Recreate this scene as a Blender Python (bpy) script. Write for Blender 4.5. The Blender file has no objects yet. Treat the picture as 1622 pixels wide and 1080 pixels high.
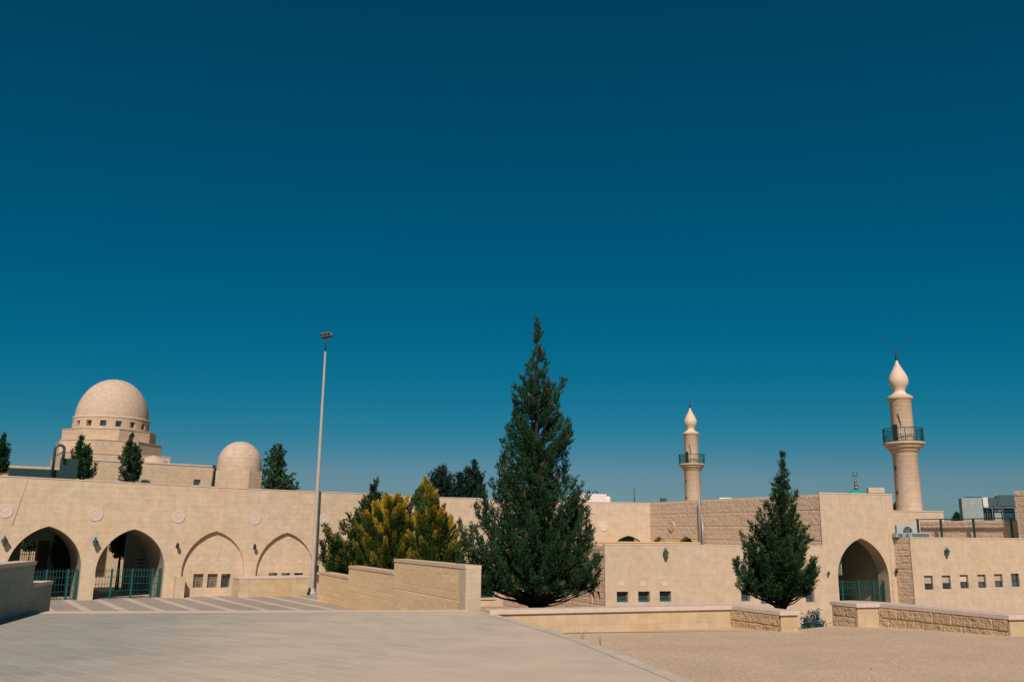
import bpy, bmesh, math, random
import numpy as np
from mathutils import Vector, Matrix
R_ = math.radians
random.seed(7)
scene = bpy.context.scene
COL = scene.collection

# ------------------------------------------------------------------ camera
F_PX, CX, CY = 1385.0, 811.0, 540.0
PITCH, ROLL, EYE = R_(12.5), 0.010, 2.15
cp, sp = math.cos(PITCH), math.sin(PITCH)
r0, u0, fw = Vector((1, 0, 0)), Vector((0, -sp, cp)), Vector((0, cp, sp))
c_, s_ = math.cos(ROLL), math.sin(ROLL)
RT, UP = r0*c_ + u0*s_, u0*c_ - r0*s_
CAM = Vector((0, 0, EYE))
cam = bpy.data.cameras.new('camera')
cam.sensor_width = 36
cam.lens = F_PX/1622*36
cam.clip_end = 5000
co = bpy.data.objects.new('camera', cam)
COL.objects.link(co)
m = Matrix((RT, UP, -fw)).transposed().to_4x4()
m.translation = CAM
co.matrix_world = m
scene.camera = co

def ray(px, py):
    return fw + RT*((px-CX)/F_PX) + UP*((CY-py)/F_PX)
def at(px, py, y):
    d = ray(px, py)
    return CAM + d*(y/d.y)
def on_z(px, py, z):
    d = ray(px, py)
    return CAM + d*((z-EYE)/d.z)

class Frame:
    """vertical wall plane: u runs left to right, v is world z, depth goes into the building"""
    def __init__(s, P, az):
        s.P = Vector((P[0], P[1], 0)); a = R_(az)
        s.d = Vector((math.sin(a), math.cos(a), 0))
        s.b = Vector((-math.cos(a), math.sin(a), 0))
        s.az = az
    def hit(s, px, py):
        d = ray(px, py)
        return CAM + d*((s.P-CAM).dot(s.b)/d.dot(s.b))
    def uv(s, px, py):
        h = s.hit(px, py)
        return ((h-s.P).dot(s.d), h.z)
    def pt(s, u, v, dep=0):
        q = s.P + s.d*u + s.b*dep
        return Vector((q.x, q.y, v))
    def back(s, dep):
        return Frame(s.P + s.b*dep, s.az)

# ------------------------------------------------------------------ materials
MATS = {}
def newmat(name):
    mt = bpy.data.materials.new(name)
    mt.use_nodes = True
    MATS[name] = mt
    nt = mt.node_tree
    return mt, nt, nt.nodes['Principled BSDF']
def N(nt, t, **kw):
    n = nt.nodes.new(t)
    for k, v in kw.items():
        if k.startswith('_'): setattr(n, k[1:], v)
        else: n.inputs[k.replace('__', ' ')].default_value = v
    return n
def C4(c): return (c[0], c[1], c[2], 1)
def mixc(nt, fac, a, b, mode='MIX'):
    n = nt.nodes.new('ShaderNodeMix'); n.data_type = 'RGBA'; n.blend_type = mode
    for sock, v in ((n.inputs[0], fac), (n.inputs[6], a), (n.inputs[7], b)):
        if isinstance(v, (int, float)): sock.default_value = v
        elif isinstance(v, tuple): sock.default_value = C4(v)
        else: nt.links.new(v, sock)
    return n.outputs[2]
def ramp(nt, src, p0, p1, c0=(0, 0, 0), c1=(1, 1, 1)):
    n = nt.nodes.new('ShaderNodeValToRGB')
    n.color_ramp.elements[0].position = p0; n.color_ramp.elements[1].position = p1
    n.color_ramp.elements[0].color = C4(c0); n.color_ramp.elements[1].color = C4(c1)
    nt.links.new(src, n.inputs[0])
    return n.outputs[0]
def noise(nt, vec, scale, detail=4, rough=.55):
    n = N(nt, 'ShaderNodeTexNoise', Scale=scale, Detail=detail, Roughness=rough)
    nt.links.new(vec, n.inputs['Vector'])
    return n.outputs[0]

def stone(name, c1, c2, mortar, stain, bw=.52, bh=.26, bump=.25, stain_amt=.55, msize=.012, grain=.5):
    mt, nt, bs = newmat(name)
    L = nt.links.new
    uv = N(nt, 'ShaderNodeUVMap').outputs[0]
    geo = N(nt, 'ShaderNodeNewGeometry').outputs['Position']
    br = N(nt, 'ShaderNodeTexBrick', Color1=C4(c1), Color2=C4(c2), Mortar=C4(mortar), Scale=1, Mortar__Size=msize,
           Mortar__Smooth=.4, Bias=0, Brick__Width=bw, Row__Height=bh)
    br.offset = .5
    wob = N(nt, 'ShaderNodeTexNoise', Scale=1.7, Detail=2)
    L(uv, wob.inputs['Vector'])
    wv = N(nt, 'ShaderNodeVectorMath', _operation='SCALE'); L(wob.outputs['Color'], wv.inputs[0]); wv.inputs['Scale'].default_value = .02
    av = N(nt, 'ShaderNodeVectorMath', _operation='ADD'); L(uv, av.inputs[0]); L(wv.outputs[0], av.inputs[1])
    L(av.outputs[0], br.inputs['Vector'])
    big = ramp(nt, noise(nt, geo, .55, 5, .6), .42, .72)
    sc = N(nt, 'ShaderNodeMath', _operation='MULTIPLY'); L(big, sc.inputs[0]); sc.inputs[1].default_value = stain_amt
    col = mixc(nt, sc.outputs[0], br.outputs['Color'], stain)
    mid = ramp(nt, noise(nt, geo, 2.6, 5, .65), .3, .75, (.84, .84, .85), (1.08, 1.07, 1.05))
    col = mixc(nt, 1.0, col, mid, 'MULTIPLY')
    # streaks that run down the face
    sv = N(nt, 'ShaderNodeVectorMath', _operation='MULTIPLY'); L(uv, sv.inputs[0]); sv.inputs[1].default_value = (3.1, .35, 1)
    st = ramp(nt, noise(nt, sv.outputs[0], 1.6, 3, .6), .35, .7, (.9, .88, .85), (1.03, 1.03, 1.03))
    col = mixc(nt, .45, col, st, 'MULTIPLY')
    fine = noise(nt, geo, 22, 5, .7)
    fr = ramp(nt, fine, .25, .8, (.86, .85, .84), (1.1, 1.1, 1.1))
    col = mixc(nt, grain, col, fr, 'MULTIPLY')
    L(col, bs.inputs['Base Color'])
    bs.inputs['Roughness'].default_value = .9
    bs.inputs['Specular IOR Level'].default_value = .2
    hm = N(nt, 'ShaderNodeMath', _operation='MULTIPLY_ADD'); L(br.outputs['Fac'], hm.inputs[0]); hm.inputs[1].default_value = -.9
    L(fine, hm.inputs[2])
    lv = N(nt, 'ShaderNodeVectorMath', _operation='MULTIPLY'); L(uv, lv.inputs[0]); lv.inputs[1].default_value = (3.2, 7.5, 1)
    lump = noise(nt, lv.outputs[0], 1.0, 5, .65)
    h2 = N(nt, 'ShaderNodeMath', _operation='ADD'); L(hm.outputs[0], h2.inputs[0]); L(lump, h2.inputs[1])
    bp = N(nt, 'ShaderNodeBump', Strength=bump, Distance=.03)
    L(h2.outputs[0], bp.inputs['Height']); L(bp.outputs[0], bs.inputs['Normal'])
    return mt

def rockmat(name, c1, c2, bump=.5):
    mt, nt, bs = newmat(name)
    L = nt.links.new
    geo = N(nt, 'ShaderNodeNewGeometry').outputs['Position']
    at_ = N(nt, 'ShaderNodeAttribute'); at_.attribute_name = 'tint'
    col = mixc(nt, at_.outputs['Fac'], c1, c2)
    fine = noise(nt, geo, 16, 6, .7)
    col = mixc(nt, .8, col, ramp(nt, fine, .25, .8, (.75, .74, .73), (1.15, 1.14, 1.12)), 'MULTIPLY')
    L(col, bs.inputs['Base Color'])
    bs.inputs['Roughness'].default_value = .95
    bs.inputs['Specular IOR Level'].default_value = .15
    bp = N(nt, 'ShaderNodeBump', Strength=bump, Distance=.04)
    L(fine, bp.inputs['Height']); L(bp.outputs[0], bs.inputs['Normal'])
    return mt

def plain(name, c, rough=.6, metal=0, var=.25, scale=9, spec=.4, bump=0):
    mt, nt, bs = newmat(name)
    geo = N(nt, 'ShaderNodeNewGeometry').outputs['Position']
    n = noise(nt, geo, scale, 5, .65)
    col = mixc(nt, 1.0, c, ramp(nt, n, .25, .8, (1-var,)*3, (1+var,)*3), 'MULTIPLY')
    nt.links.new(col, bs.inputs['Base Color'])
    bs.inputs['Roughness'].default_value = rough
    bs.inputs['Metallic'].default_value = metal
    bs.inputs['Specular IOR Level'].default_value = spec
    if bump:
        bp = N(nt, 'ShaderNodeBump', Strength=bump, Distance=.02)
        nt.links.new(n, bp.inputs['Height']); nt.links.new(bp.outputs[0], bs.inputs['Normal'])
    return mt

def leafmat(name, c1, c2, tip=None, trans=.2):
    mt, nt, bs = newmat(name)
    L = nt.links.new
    a1 = N(nt, 'ShaderNodeAttribute'); a1.attribute_name = 'tint'
    col = mixc(nt, a1.outputs['Fac'], c1, c2)
    if tip:
        a2 = N(nt, 'ShaderNodeAttribute'); a2.attribute_name = 'tip'
        col = mixc(nt, a2.outputs['Fac'], col, tip)
    L(col, bs.inputs['Base Color'])
    bs.inputs['Roughness'].default_value = .65
    bs.inputs['Specular IOR Level'].default_value = .15
    tr = N(nt, 'ShaderNodeBsdfTranslucent'); L(col, tr.inputs['Color'])
    mx = N(nt, 'ShaderNodeMixShader', Fac=trans)
    L(bs.outputs[0], mx.inputs[1]); L(tr.outputs[0], mx.inputs[2])
    L(mx.outputs[0], nt.nodes['Material Output'].inputs['Surface'])
    return mt

WALL = stone('pale_limestone', (.665, .500, .355), (.635, .472, .322), (.60, .44, .30), (.645, .468, .282), bump=.38, stain_amt=.6, msize=.010)
WALL2 = stone('rear_limestone', (.625, .46, .318), (.595, .435, .288), (.53, .375, .25), (.60, .41, .24), bump=.35)
WALLS = stone('smooth_limestone', (.605, .458, .338), (.58, .435, .302), (.55, .41, .282), (.60, .43, .252), bw=.62, bh=.30, bump=.3, stain_amt=.6, msize=.008, grain=.45)
PARA = stone('yellow_limestone', (.60, .46, .33), (.54, .39, .225), (.47, .34, .21), (.58, .385, .185), bw=.85, bh=.34, bump=.25, stain_amt=.8, msize=.007)
STEP = stone('weathered_limestone', (.58, .385, .215), (.49, .325, .178), (.37, .25, .135), (.56, .325, .135), bw=.9, bh=.235, bump=.7, stain_amt=.7, msize=.010)
DOME = stone('dome_limestone', (.63, .455, .335), (.59, .425, .31), (.53, .38, .275), (.62, .45, .32), bw=.45, bh=.24, bump=.4, stain_amt=.3)
CAP = plain('coping_stone', (.60, .455, .36), .85, var=.12, scale=5, spec=.2, bump=.1)
PALE = plain('pale_carved_stone', (.62, .47, .37), .85, var=.08, spec=.2)
ROCK = rockmat('rock_faced_stone', (.54, .385, .265), (.66, .48, .335))
ROCKP = rockmat('rock_faced_parapet_stone', (.42, .30, .18), (.60, .42, .25))
SHADE = stone('shade_tinted_stone', (.31, .36, .29), (.27, .32, .26), (.23, .27, .22), (.28, .30, .24), bw=.9, bh=.3, bump=.3)  # grey-green shade tint put into the colour of walls out of the sun
GREEN = plain('green_painted_metal', (.006, .072, .063), .5, var=.2)
DGREEN = plain('dark_green_metal_and_shade', (.014, .042, .040), .5, var=.25)  # metal colour, also used as painted shade on the roof wall
DARK = plain('dark_metal', (.02, .024, .024), .5, var=.3)
GREY = plain('galvanised_metal', (.36, .35, .33), .45, metal=.4, var=.15)
POLEM = plain('painted_pole_metal', (.42, .36, .30), .55, var=.12, scale=4)
WHITE = plain('white_paint', (.72, .62, .56), .6, var=.08)
ACW = plain('faded_white_metal', (.40, .44, .43), .5, var=.12)
TEALP = plain('teal_cladding', (.05, .09, .095), .5, var=.25)
GPANEL = plain('grey_concrete_panel', (.30, .34, .31), .8, var=.2, scale=3)
BARK = plain('bark', (.032, .025, .018), .95, var=.4, bump=.6)
INNER = plain('shade_toned_plaster', (.27, .25, .19), .95, var=.15, scale=3)  # tone darkened to stand for the shade inside the arches and porch
BLIND = plain('beige_blind', (.44, .335, .24), .8, var=.1)
GLASS, _nt, _b = newmat('window_glass')
_b.inputs['Base Color'].default_value = (.02, .055, .06, 1); _b.inputs['Roughness'].default_value = .06
_b.inputs['Specular IOR Level'].default_value = 1.0; _b.inputs['IOR'].default_value = 2.1
SOIL = plain('dry_earth', (.36, .25, .155), .95, var=.3, scale=1.2, bump=.3)

# ------------------------------------------------------------------ objects
def wloc(o):
    v = Vector((0, 0, 0))
    while o: v = v + o.location; o = o.parent
    return v
def tag(o, label=None, cat=None, group=None, kind=None):
    for k, v in (('label', label), ('category', cat), ('group', group), ('kind', kind)):
        if v: o[k] = v
    return o
def thing(name, label, cat, loc, group=None):
    o = bpy.data.objects.new(name, None); o.empty_display_size = .3
    COL.objects.link(o); o.location = loc
    return tag(o, label, cat, group)
class MB:
    """collects faces in world space, links them as one mesh object"""
    def __init__(s): s.v, s.f, s.uv, s.sm = [], [], [], []
    def face(s, pts, uvs=None, smooth=False):
        i = len(s.v); pts = [Vector(p) for p in pts]
        s.v += pts; s.f.append(list(range(i, i+len(pts))))
        if uvs is None:
            n = Vector((0, 0, 0))
            for k in range(len(pts)):
                a, b = pts[k], pts[(k+1) % len(pts)]
                n += Vector(((a.y-b.y)*(a.z+b.z), (a.z-b.z)*(a.x+b.x), (a.x-b.x)*(a.y+b.y)))
            if n.length < 1e-12: n = Vector((0, 0, 1))
            n.normalize()
            if abs(n.z) > .75:
                c, q = math.cos(.42), math.sin(.42)
                uvs = [(p.x*c+p.y*q, -p.x*q+p.y*c) for p in pts]
            else:
                t = Vector((-n.y, n.x, 0)).normalized()
                uvs = [(p.dot(t), p.z) for p in pts]
        s.uv += uvs; s.sm.append(smooth)
    def box(s, o, ax, ay, az):
        """o = corner, three edge vectors"""
        o, ax, ay, az = map(Vector, (o, ax, ay, az))
        if ax.cross(ay).dot(az) < 0: o = o+ax; ax = -ax
        p = [o, o+ax, o+ax+ay, o+ay]; q = [k+az for k in p]
        s.face([p[3], p[2], p[1], p[0]]); s.face(q)
        for i in range(4):
            j = (i+1) % 4
            s.face([p[i], p[j], q[j], q[i]])
    def abox(s, c, sx, sy, sz, rz=0):
        """box with its bottom centre at c, turned by rz degrees"""
        a = R_(rz); X = Vector((math.cos(a), math.sin(a), 0)); Y = Vector((-math.sin(a), math.cos(a), 0))
        s.box(Vector(c)-X*sx/2-Y*sy/2, X*sx, Y*sy, Vector((0, 0, sz)))
    def prism(s, poly, z0, z1, top=True, bottom=True):
        A = sum(poly[i][0]*poly[(i+1) % len(poly)][1]-poly[(i+1) % len(poly)][0]*poly[i][1] for i in range(len(poly)))
        if A < 0: poly = poly[::-1]
        f0 = z0 if callable(z0) else (lambda x, y: z0)
        f1 = z1 if callable(z1) else (lambda x, y: z1)
        p = [Vector((x, y, f0(x, y))) for x, y in poly]; q = [Vector((x, y, f1(x, y))) for x, y in poly]
        if top: s.face(q)
        if bottom: s.face(p[::-1])
        for i in range(len(p)):
            j = (i+1) % len(p); s.face([p[i], p[j], q[j], q[i]])
    def tube(s, pts, rad, n=8, cap=True):
        pts = [Vector(p) for p in pts]
        rads = rad if isinstance(rad, (list, tuple)) else [rad]*len(pts)
        rings = []; ref = None
        for i, p in enumerate(pts):
            t = (pts[min(i+1, len(pts)-1)]-pts[max(i-1, 0)]).normalized()
            if ref is None: ref = Vector((0, 0, 1)) if abs(t.z) < .9 else Vector((1, 0, 0))
            a = t.cross(ref).normalized(); b = t.cross(a)
            ref = a.cross(t) if False else ref
            rings.append([p+(a*math.cos(2*math.pi*k/n)+b*math.sin(2*math.pi*k/n))*rads[i] for k in range(n)])
        for i in range(len(rings)-1):
            for k in range(n):
                j = (k+1) % n
                s.face([rings[i][k], rings[i+1][k], rings[i+1][j], rings[i][j]], smooth=n > 4)
        if cap:
            s.face(rings[0]); s.face(rings[-1][::-1])
    def lathe(s, c, prof, n=32, smooth=True, a0=0.0, sm_split=True):
        """prof: (radius, z) from the bottom up round the vertical axis at c"""
        c = Vector(c); arc = 0
        for i in range(len(prof)-1):
            (ra, za), (rb, zb) = prof[i], prof[i+1]
            ln = math.hypot(ra-rb, za-zb)
            for k in range(n):
                t0, t1 = a0+2*math.pi*k/n, a0+2*math.pi*(k+1)/n
                P = lambda r, z, t: c+Vector((r*math.cos(t), r*math.sin(t), z))
                rr = max(ra, rb)
                uvs = [(t0*rr, arc), (t1*rr, arc), (t1*rr, arc+ln), (t0*rr, arc+ln)]
                pts = [P(ra, za, t0), P(ra, za, t1), P(rb, zb, t1), P(rb, zb, t0)]
                if rb < 1e-6: pts, uvs = pts[:3], uvs[:3]
                elif ra < 1e-6: pts, uvs = [pts[0], pts[2], pts[3]], [uvs[0], uvs[2], uvs[3]]
                s.face(pts, uvs, smooth)
            arc += ln
    def disc_on(s, fr, u, v, prof, n=28):
        """a turned piece lying against a wall: prof = (radius, depth) with depth negative towards the viewer"""
        for i in range(len(prof)-1):
            (ra, da), (rb, db) = prof[i], prof[i+1]
            for k in range(n):
                t0, t1 = 2*math.pi*k/n, 2*math.pi*(k+1)/n
                P = lambda r, d, t: fr.pt(u+r*math.cos(t), v+r*math.sin(t), d)
                pts = [P(ra, da, t0), P(ra, da, t1), P(rb, db, t1), P(rb, db, t0)]
                if rb < 1e-6: pts = pts[:3]
                s.face(pts)
    def build(s, name, mat, parent=None, weld=False):
        w = wloc(parent) if parent else Vector((0, 0, 0))
        me = bpy.data.meshes.new(name)
        me.from_pydata([tuple(p-w) for p in s.v], [], s.f)
        uvl = me.uv_layers.new(name='UVMap')
        flat = [c for u in s.uv for c in u]
        uvl.data.foreach_set('uv', flat)
        me.polygons.foreach_set('use_smooth', s.sm)
        if any(s.sm) or weld:
            bm = bmesh.new(); bm.from_mesh(me)
            bmesh.ops.remove_doubles(bm, verts=bm.verts, dist=1e-4)
            bm.to_mesh(me); bm.free()
        me.materials.append(mat)
        me.update()
        o = bpy.data.objects.new(name, me); COL.objects.link(o)
        if parent: o.parent = parent
        return o

def arch(uc, v0, w, spring, rise, n=14):
    """pointed arch outline from left foot round to right foot"""
    h = w/2; c = max((rise*rise-h*h)/(2*h), 0.0); Rr = h+c
    a1 = math.acos(c/Rr)
    right = [(uc-c+Rr*math.cos(a1*k/n), spring+Rr*math.sin(a1*k/n)) for k in range(n+1)]
    left = [(2*uc-u, v) for u, v in right]
    return [(uc-h, v0)] + left[:-1] + right[::-1] + [(uc+h, v0)]
def rect(u0, u1, v0, v1): return [(u0, v0), (u0, v1), (u1, v1), (u1, v0)]

def panel(mb, fr, outline, holes, thick, back=False):
    """wall slab with openings: front face, reveals, outer edges"""
    bm = bmesh.new(); edges = []
    for loop in [outline]+holes:
        vs = [bm.verts.new((u, v, 0)) for u, v in loop]
        edges += [bm.edges.new((vs[i], vs[(i+1) % len(vs)])) for i in range(len(vs))]
    bmesh.ops.triangle_fill(bm, use_beauty=True, use_dissolve=False, edges=edges)
    for f in bm.faces:
        q = [(v.co.x, v.co.y) for v in f.verts]
        A = sum(q[i][0]*q[(i+1) % 3][1]-q[(i+1) % 3][0]*q[i][1] for i in range(3))
        if A < 0: q = q[::-1]
        mb.face([fr.pt(u, v) for u, v in q], [(u, v) for u, v in q])
        if back: mb.face([fr.pt(u, v, thick) for u, v in q[::-1]], [(u, v) for u, v in q[::-1]])
    bm.free()
    for li, loop in enumerate([outline]+holes):
        acc = 0
        for i in range(len(loop)):
            a, b = loop[i], loop[(i+1) % len(loop)]
            ln = math.hypot(a[0]-b[0], a[1]-b[1])
            mb.face([fr.pt(*a), fr.pt(*b), fr.pt(b[0], b[1], thick), fr.pt(a[0], a[1], thick)],
                    [(acc, 0), (acc+ln, 0), (acc+ln, thick), (acc, thick)])
            acc += ln
def fbox(mb, fr, u0, u1, v0, v1, d0, d1):
    mb.box(fr.pt(u0, v0, d0), fr.d*(u1-u0), fr.b*(d1-d0), Vector((0, 0, v1-v0)))

# value noise on arrays
def vnoise(x, y, seed=0):
    xi, yi = np.floor(x).astype(np.int64), np.floor(y).astype(np.int64)
    fx, fy = x-xi, y-yi
    fx, fy = fx*fx*(3-2*fx), fy*fy*(3-2*fy)
    def h(a, b):
        n = (a*374761393 + b*668265263 + seed*974634777) & 0xffffffff
        n = ((n ^ (n >> 13))*1274126177) & 0xffffffff
        return ((n ^ (n >> 16)) & 0xffff)/65535.0
    return (h(xi, yi)*(1-fx)+h(xi+1, yi)*fx)*(1-fy)+(h(xi, yi+1)*(1-fx)+h(xi+1, yi+1)*fx)*fy

def rockface(name, mat, parent, fr, u0, u1, v0, v1, step=.05, ch=.26, bl=.48, amp=.06, base=-.01, hole=None, seed=1, edge=.03, pill=.2, colj=.45):
    """a wall face of rock-faced blocks as real relief"""
    nu, nv = max(2, int((u1-u0)/step)), max(2, int((v1-v0)/step))
    U, V = np.meshgrid(np.linspace(u0, u1, nu+1), np.linspace(v0, v1, nv+1))
    row = np.floor((V-v1)/ch)
    off = vnoise(row*7.31+.5, row*0+seed*3.7, seed)*bl
    blk = np.floor((U+off+row*bl*.5)/bl)
    a = (U+off+row*bl*.5)/bl-blk; b = (V-v1)/ch-row
    e = np.minimum(np.minimum(a, 1-a)*bl, np.minimum(b, 1-b)*ch)
    er = np.clip(np.minimum(b, 1-b)*ch/edge, 0, 1); ec = np.clip(np.minimum(a, 1-a)*bl/edge, 0, 1)
    pil = er*er*(3-2*er)*(1-colj*(1-ec*ec*(3-2*ec)))
    bh = vnoise(blk*5.17+.3, row*3.11+.7, seed+3)
    nz = vnoise(U*6, V*9, seed+5)*.45+vnoise(U*14, V*18, seed+6)*.35+vnoise(U*31, V*36, seed+8)*.35
    hgt = base - amp*(pil*(pill+.25*bh)+(.25+.75*pil)*nz)
    tint = np.clip(.25+.5*bh+.3*(nz-.5), 0, 1)
    w = wloc(parent) if parent else Vector((0, 0, 0))
    P = np.zeros((U.size, 3))
    P[:, 0] = fr.P.x+fr.d.x*U.ravel()+fr.b.x*hgt.ravel()-w.x
    P[:, 1] = fr.P.y+fr.d.y*U.ravel()+fr.b.y*hgt.ravel()-w.y
    P[:, 2] = V.ravel()-w.z
    ii, jj = np.meshgrid(np.arange(nu), np.arange(nv))
    q = (jj*(nu+1)+ii).ravel()
    F = np.stack([q, q+1, q+nu+2, q+nu+1], 1)
    if hole:
        cu, cv = U.ravel()[F].mean(1), V.ravel()[F].mean(1)
        keep = ~hole(cu, cv)
        F = F[keep]
    me = bpy.data.meshes.new(name)
    me.from_pydata(P.tolist(), [], F.tolist())
    at_ = me.attributes.new('tint', 'FLOAT', 'POINT'); at_.data.foreach_set('value', tint.ravel().astype(np.float32))
    me.materials.append(mat); me.update()
    o = bpy.data.objects.new(name, me); COL.objects.link(o)
    if parent: o.parent = parent
    return o

# ------------------------------------------------------------------ light and sky
SKY_TONE = ((3.0e-4, 0, 5), (.40, .07, 1), (.47, .06, 1))
SUN_EL, SUN_AZ = 42.0, -1.0          # azimuth from straight behind the camera, towards the right
se, sa = R_(SUN_EL), R_(SUN_AZ)
S = Vector((math.sin(sa)*math.cos(se), -math.cos(sa)*math.cos(se), math.sin(se)))
sl = bpy.data.lights.new('sun', 'SUN'); sl.energy = 4.35; sl.angle = R_(.5); sl.color = (1, .92, .85)
so = bpy.data.objects.new('sun', sl); COL.objects.link(so); so.location = (0, -20, 40)
so.rotation_euler = S.to_track_quat('Z', 'Y').to_euler()
wd = bpy.data.worlds.new('World'); scene.world = wd; wd.use_nodes = True
nt = wd.node_tree; bg = nt.nodes['Background']
sky = nt.nodes.new('ShaderNodeTexSky'); sky.sky_type = 'NISHITA'; sky.sun_disc = False
sky.sun_elevation = se; sky.sun_rotation = math.pi-sa
sky.altitude = 900; sky.air_density = 1.0; sky.dust_density = .6; sky.ozone_density = 3.0
SKYNODES = (nt, sky, bg)
# the clear, deep teal tone of this sky: the red of the air light is held back, green and blue scaled down
sepc = nt.nodes.new('ShaderNodeSeparateColor'); nt.links.new(sky.outputs[0], sepc.inputs[0])
comb = nt.nodes.new('ShaderNodeCombineColor')
for ch, (mul, add, power) in enumerate(SKY_TONE):
    pw = nt.nodes.new('ShaderNodeMath'); pw.operation = 'POWER'; pw.inputs[1].default_value = power
    nt.links.new(sepc.outputs[ch], pw.inputs[0])
    mm = nt.nodes.new('ShaderNodeMath'); mm.operation = 'MULTIPLY_ADD'
    nt.links.new(pw.outputs[0], mm.inputs[0]); mm.inputs[1].default_value = mul; mm.inputs[2].default_value = add
    last = mm
    if ch == 0:                                   # red rises late and then levels off towards the horizon
        ln_ = nt.nodes.new('ShaderNodeMath'); ln_.operation = 'MULTIPLY_ADD'; nt.links.new(sepc.outputs[0], ln_.inputs[0]); ln_.inputs[1].default_value = .34; ln_.inputs[2].default_value = -.41
        last = nt.nodes.new('ShaderNodeMath'); last.operation = 'SMOOTH_MIN'; last.inputs[2].default_value = .3
        nt.links.new(mm.outputs[0], last.inputs[0]); nt.links.new(ln_.outputs[0], last.inputs[1])
        cl = nt.nodes.new('ShaderNodeMath'); cl.operation = 'MAXIMUM'; nt.links.new(last.outputs[0], cl.inputs[0]); cl.inputs[1].default_value = 0; last = cl
    nt.links.new(last.outputs[0], comb.inputs[ch])
nt.links.new(comb.outputs[0], bg.inputs['Color'])
bg.inputs['Strength'].default_value = .08
scene.view_settings.view_transform = 'Standard'
scene.view_settings.look = 'None'
scene.view_settings.exposure = 0
scene.view_settings.gamma = 1
# ------------------------------------------------------------------ ground
LOWER, COURT = -2.35, -.95
def paving():
    mt, nt, bs = newmat('plaza_paving'); L = nt.links.new
    geo = N(nt, 'ShaderNodeNewGeometry').outputs['Position']
    mp = N(nt, 'ShaderNodeMapping'); mp.inputs['Rotation'].default_value = (0, 0, R_(40)); L(geo, mp.inputs['Vector'])
    br = N(nt, 'ShaderNodeTexBrick', Color1=C4((.525, .41, .315)), Color2=C4((.585, .452, .342)), Mortar=C4((.67, .53, .41)), Scale=1,
           Mortar__Size=.017, Mortar__Smooth=.3, Bias=0, Brick__Width=.8, Row__Height=.4)
    L(mp.outputs[0], br.inputs['Vector'])
    # right of a diagonal seam the paving is a paler, pinker concrete
    ln = N(nt, 'ShaderNodeVectorMath', _operation='DOT_PRODUCT'); L(geo, ln.inputs[0]); ln.inputs[1].default_value = (.955, -.30, 0)
    nz = noise(nt, geo, .35, 6, .65)
    ma = N(nt, 'ShaderNodeMath', _operation='MULTIPLY_ADD'); L(nz, ma.inputs[0]); ma.inputs[1].default_value = 1.1; L(ln.outputs['Value'], ma.inputs[2])
    ad = N(nt, 'ShaderNodeMath', _operation='MULTIPLY_ADD'); L(ma.outputs[0], ad.inputs[0]); ad.inputs[1].default_value = .5; ad.inputs[2].default_value = 3.5
    msk = ramp(nt, ad.outputs[0], .40, .62)
    patch = ramp(nt, noise(nt, geo, .5, 6, .62), .4, .62, (.585, .44, .335), (.64, .475, .355))
    col = mixc(nt, msk, br.outputs['Color'], patch)
    # the far left of the plaza is greyer, worn paving
    wl = N(nt, 'ShaderNodeVectorMath', _operation='DOT_PRODUCT'); L(geo, wl.inputs[0]); wl.inputs[1].default_value = (-.08, 0, 0)
    wa = N(nt, 'ShaderNodeMath', _operation='MULTIPLY_ADD'); L(noise(nt, geo, .22, 6, .6), wa.inputs[0]); wa.inputs[1].default_value = .65; L(wl.outputs['Value'], wa.inputs[2])
    col = mixc(nt, ramp(nt, wa.outputs[0], .70, 1.0), col, mixc(nt, 1, col, (.66, .75, .80), 'MULTIPLY'))
    st = ramp(nt, noise(nt, geo, .8, 6, .6), .3, .72, (.91, .92, .92), (1.04, 1.03, 1.02))
    col = mixc(nt, 1, col, st, 'MULTIPLY')
    # long wet-looking smears and scuffs
    mv = N(nt, 'ShaderNodeMapping'); mv.inputs['Rotation'].default_value = (0, 0, R_(-20)); mv.inputs['Scale'].default_value = (.35, 1.6, 1); L(geo, mv.inputs['Vector'])
    col = mixc(nt, .8, col, ramp(nt, noise(nt, mv.outputs[0], 1.1, 6, .68), .36, .64, (.92, .93, .94), (1.03, 1.03, 1.02)), 'MULTIPLY')
    fine = noise(nt, geo, 30, 6, .75)
    col = mixc(nt, .7, col, ramp(nt, fine, .2, .85, (.82, .82, .82), (1.14, 1.14, 1.14)), 'MULTIPLY')
    L(col, bs.inputs['Base Color']); bs.inputs['Roughness'].default_value = .8; bs.inputs['Specular IOR Level'].default_value = .25
    h = N(nt, 'ShaderNodeMath', _operation='MULTIPLY_ADD'); L(br.outputs['Fac'], h.inputs[0]); h.inputs[1].default_value = -.6; L(fine, h.inputs[2])
    bp = N(nt, 'ShaderNodeBump', Strength=.25, Distance=.01); L(h.outputs[0], bp.inputs['Height']); L(bp.outputs[0], bs.inputs['Normal'])
    return mt
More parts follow.
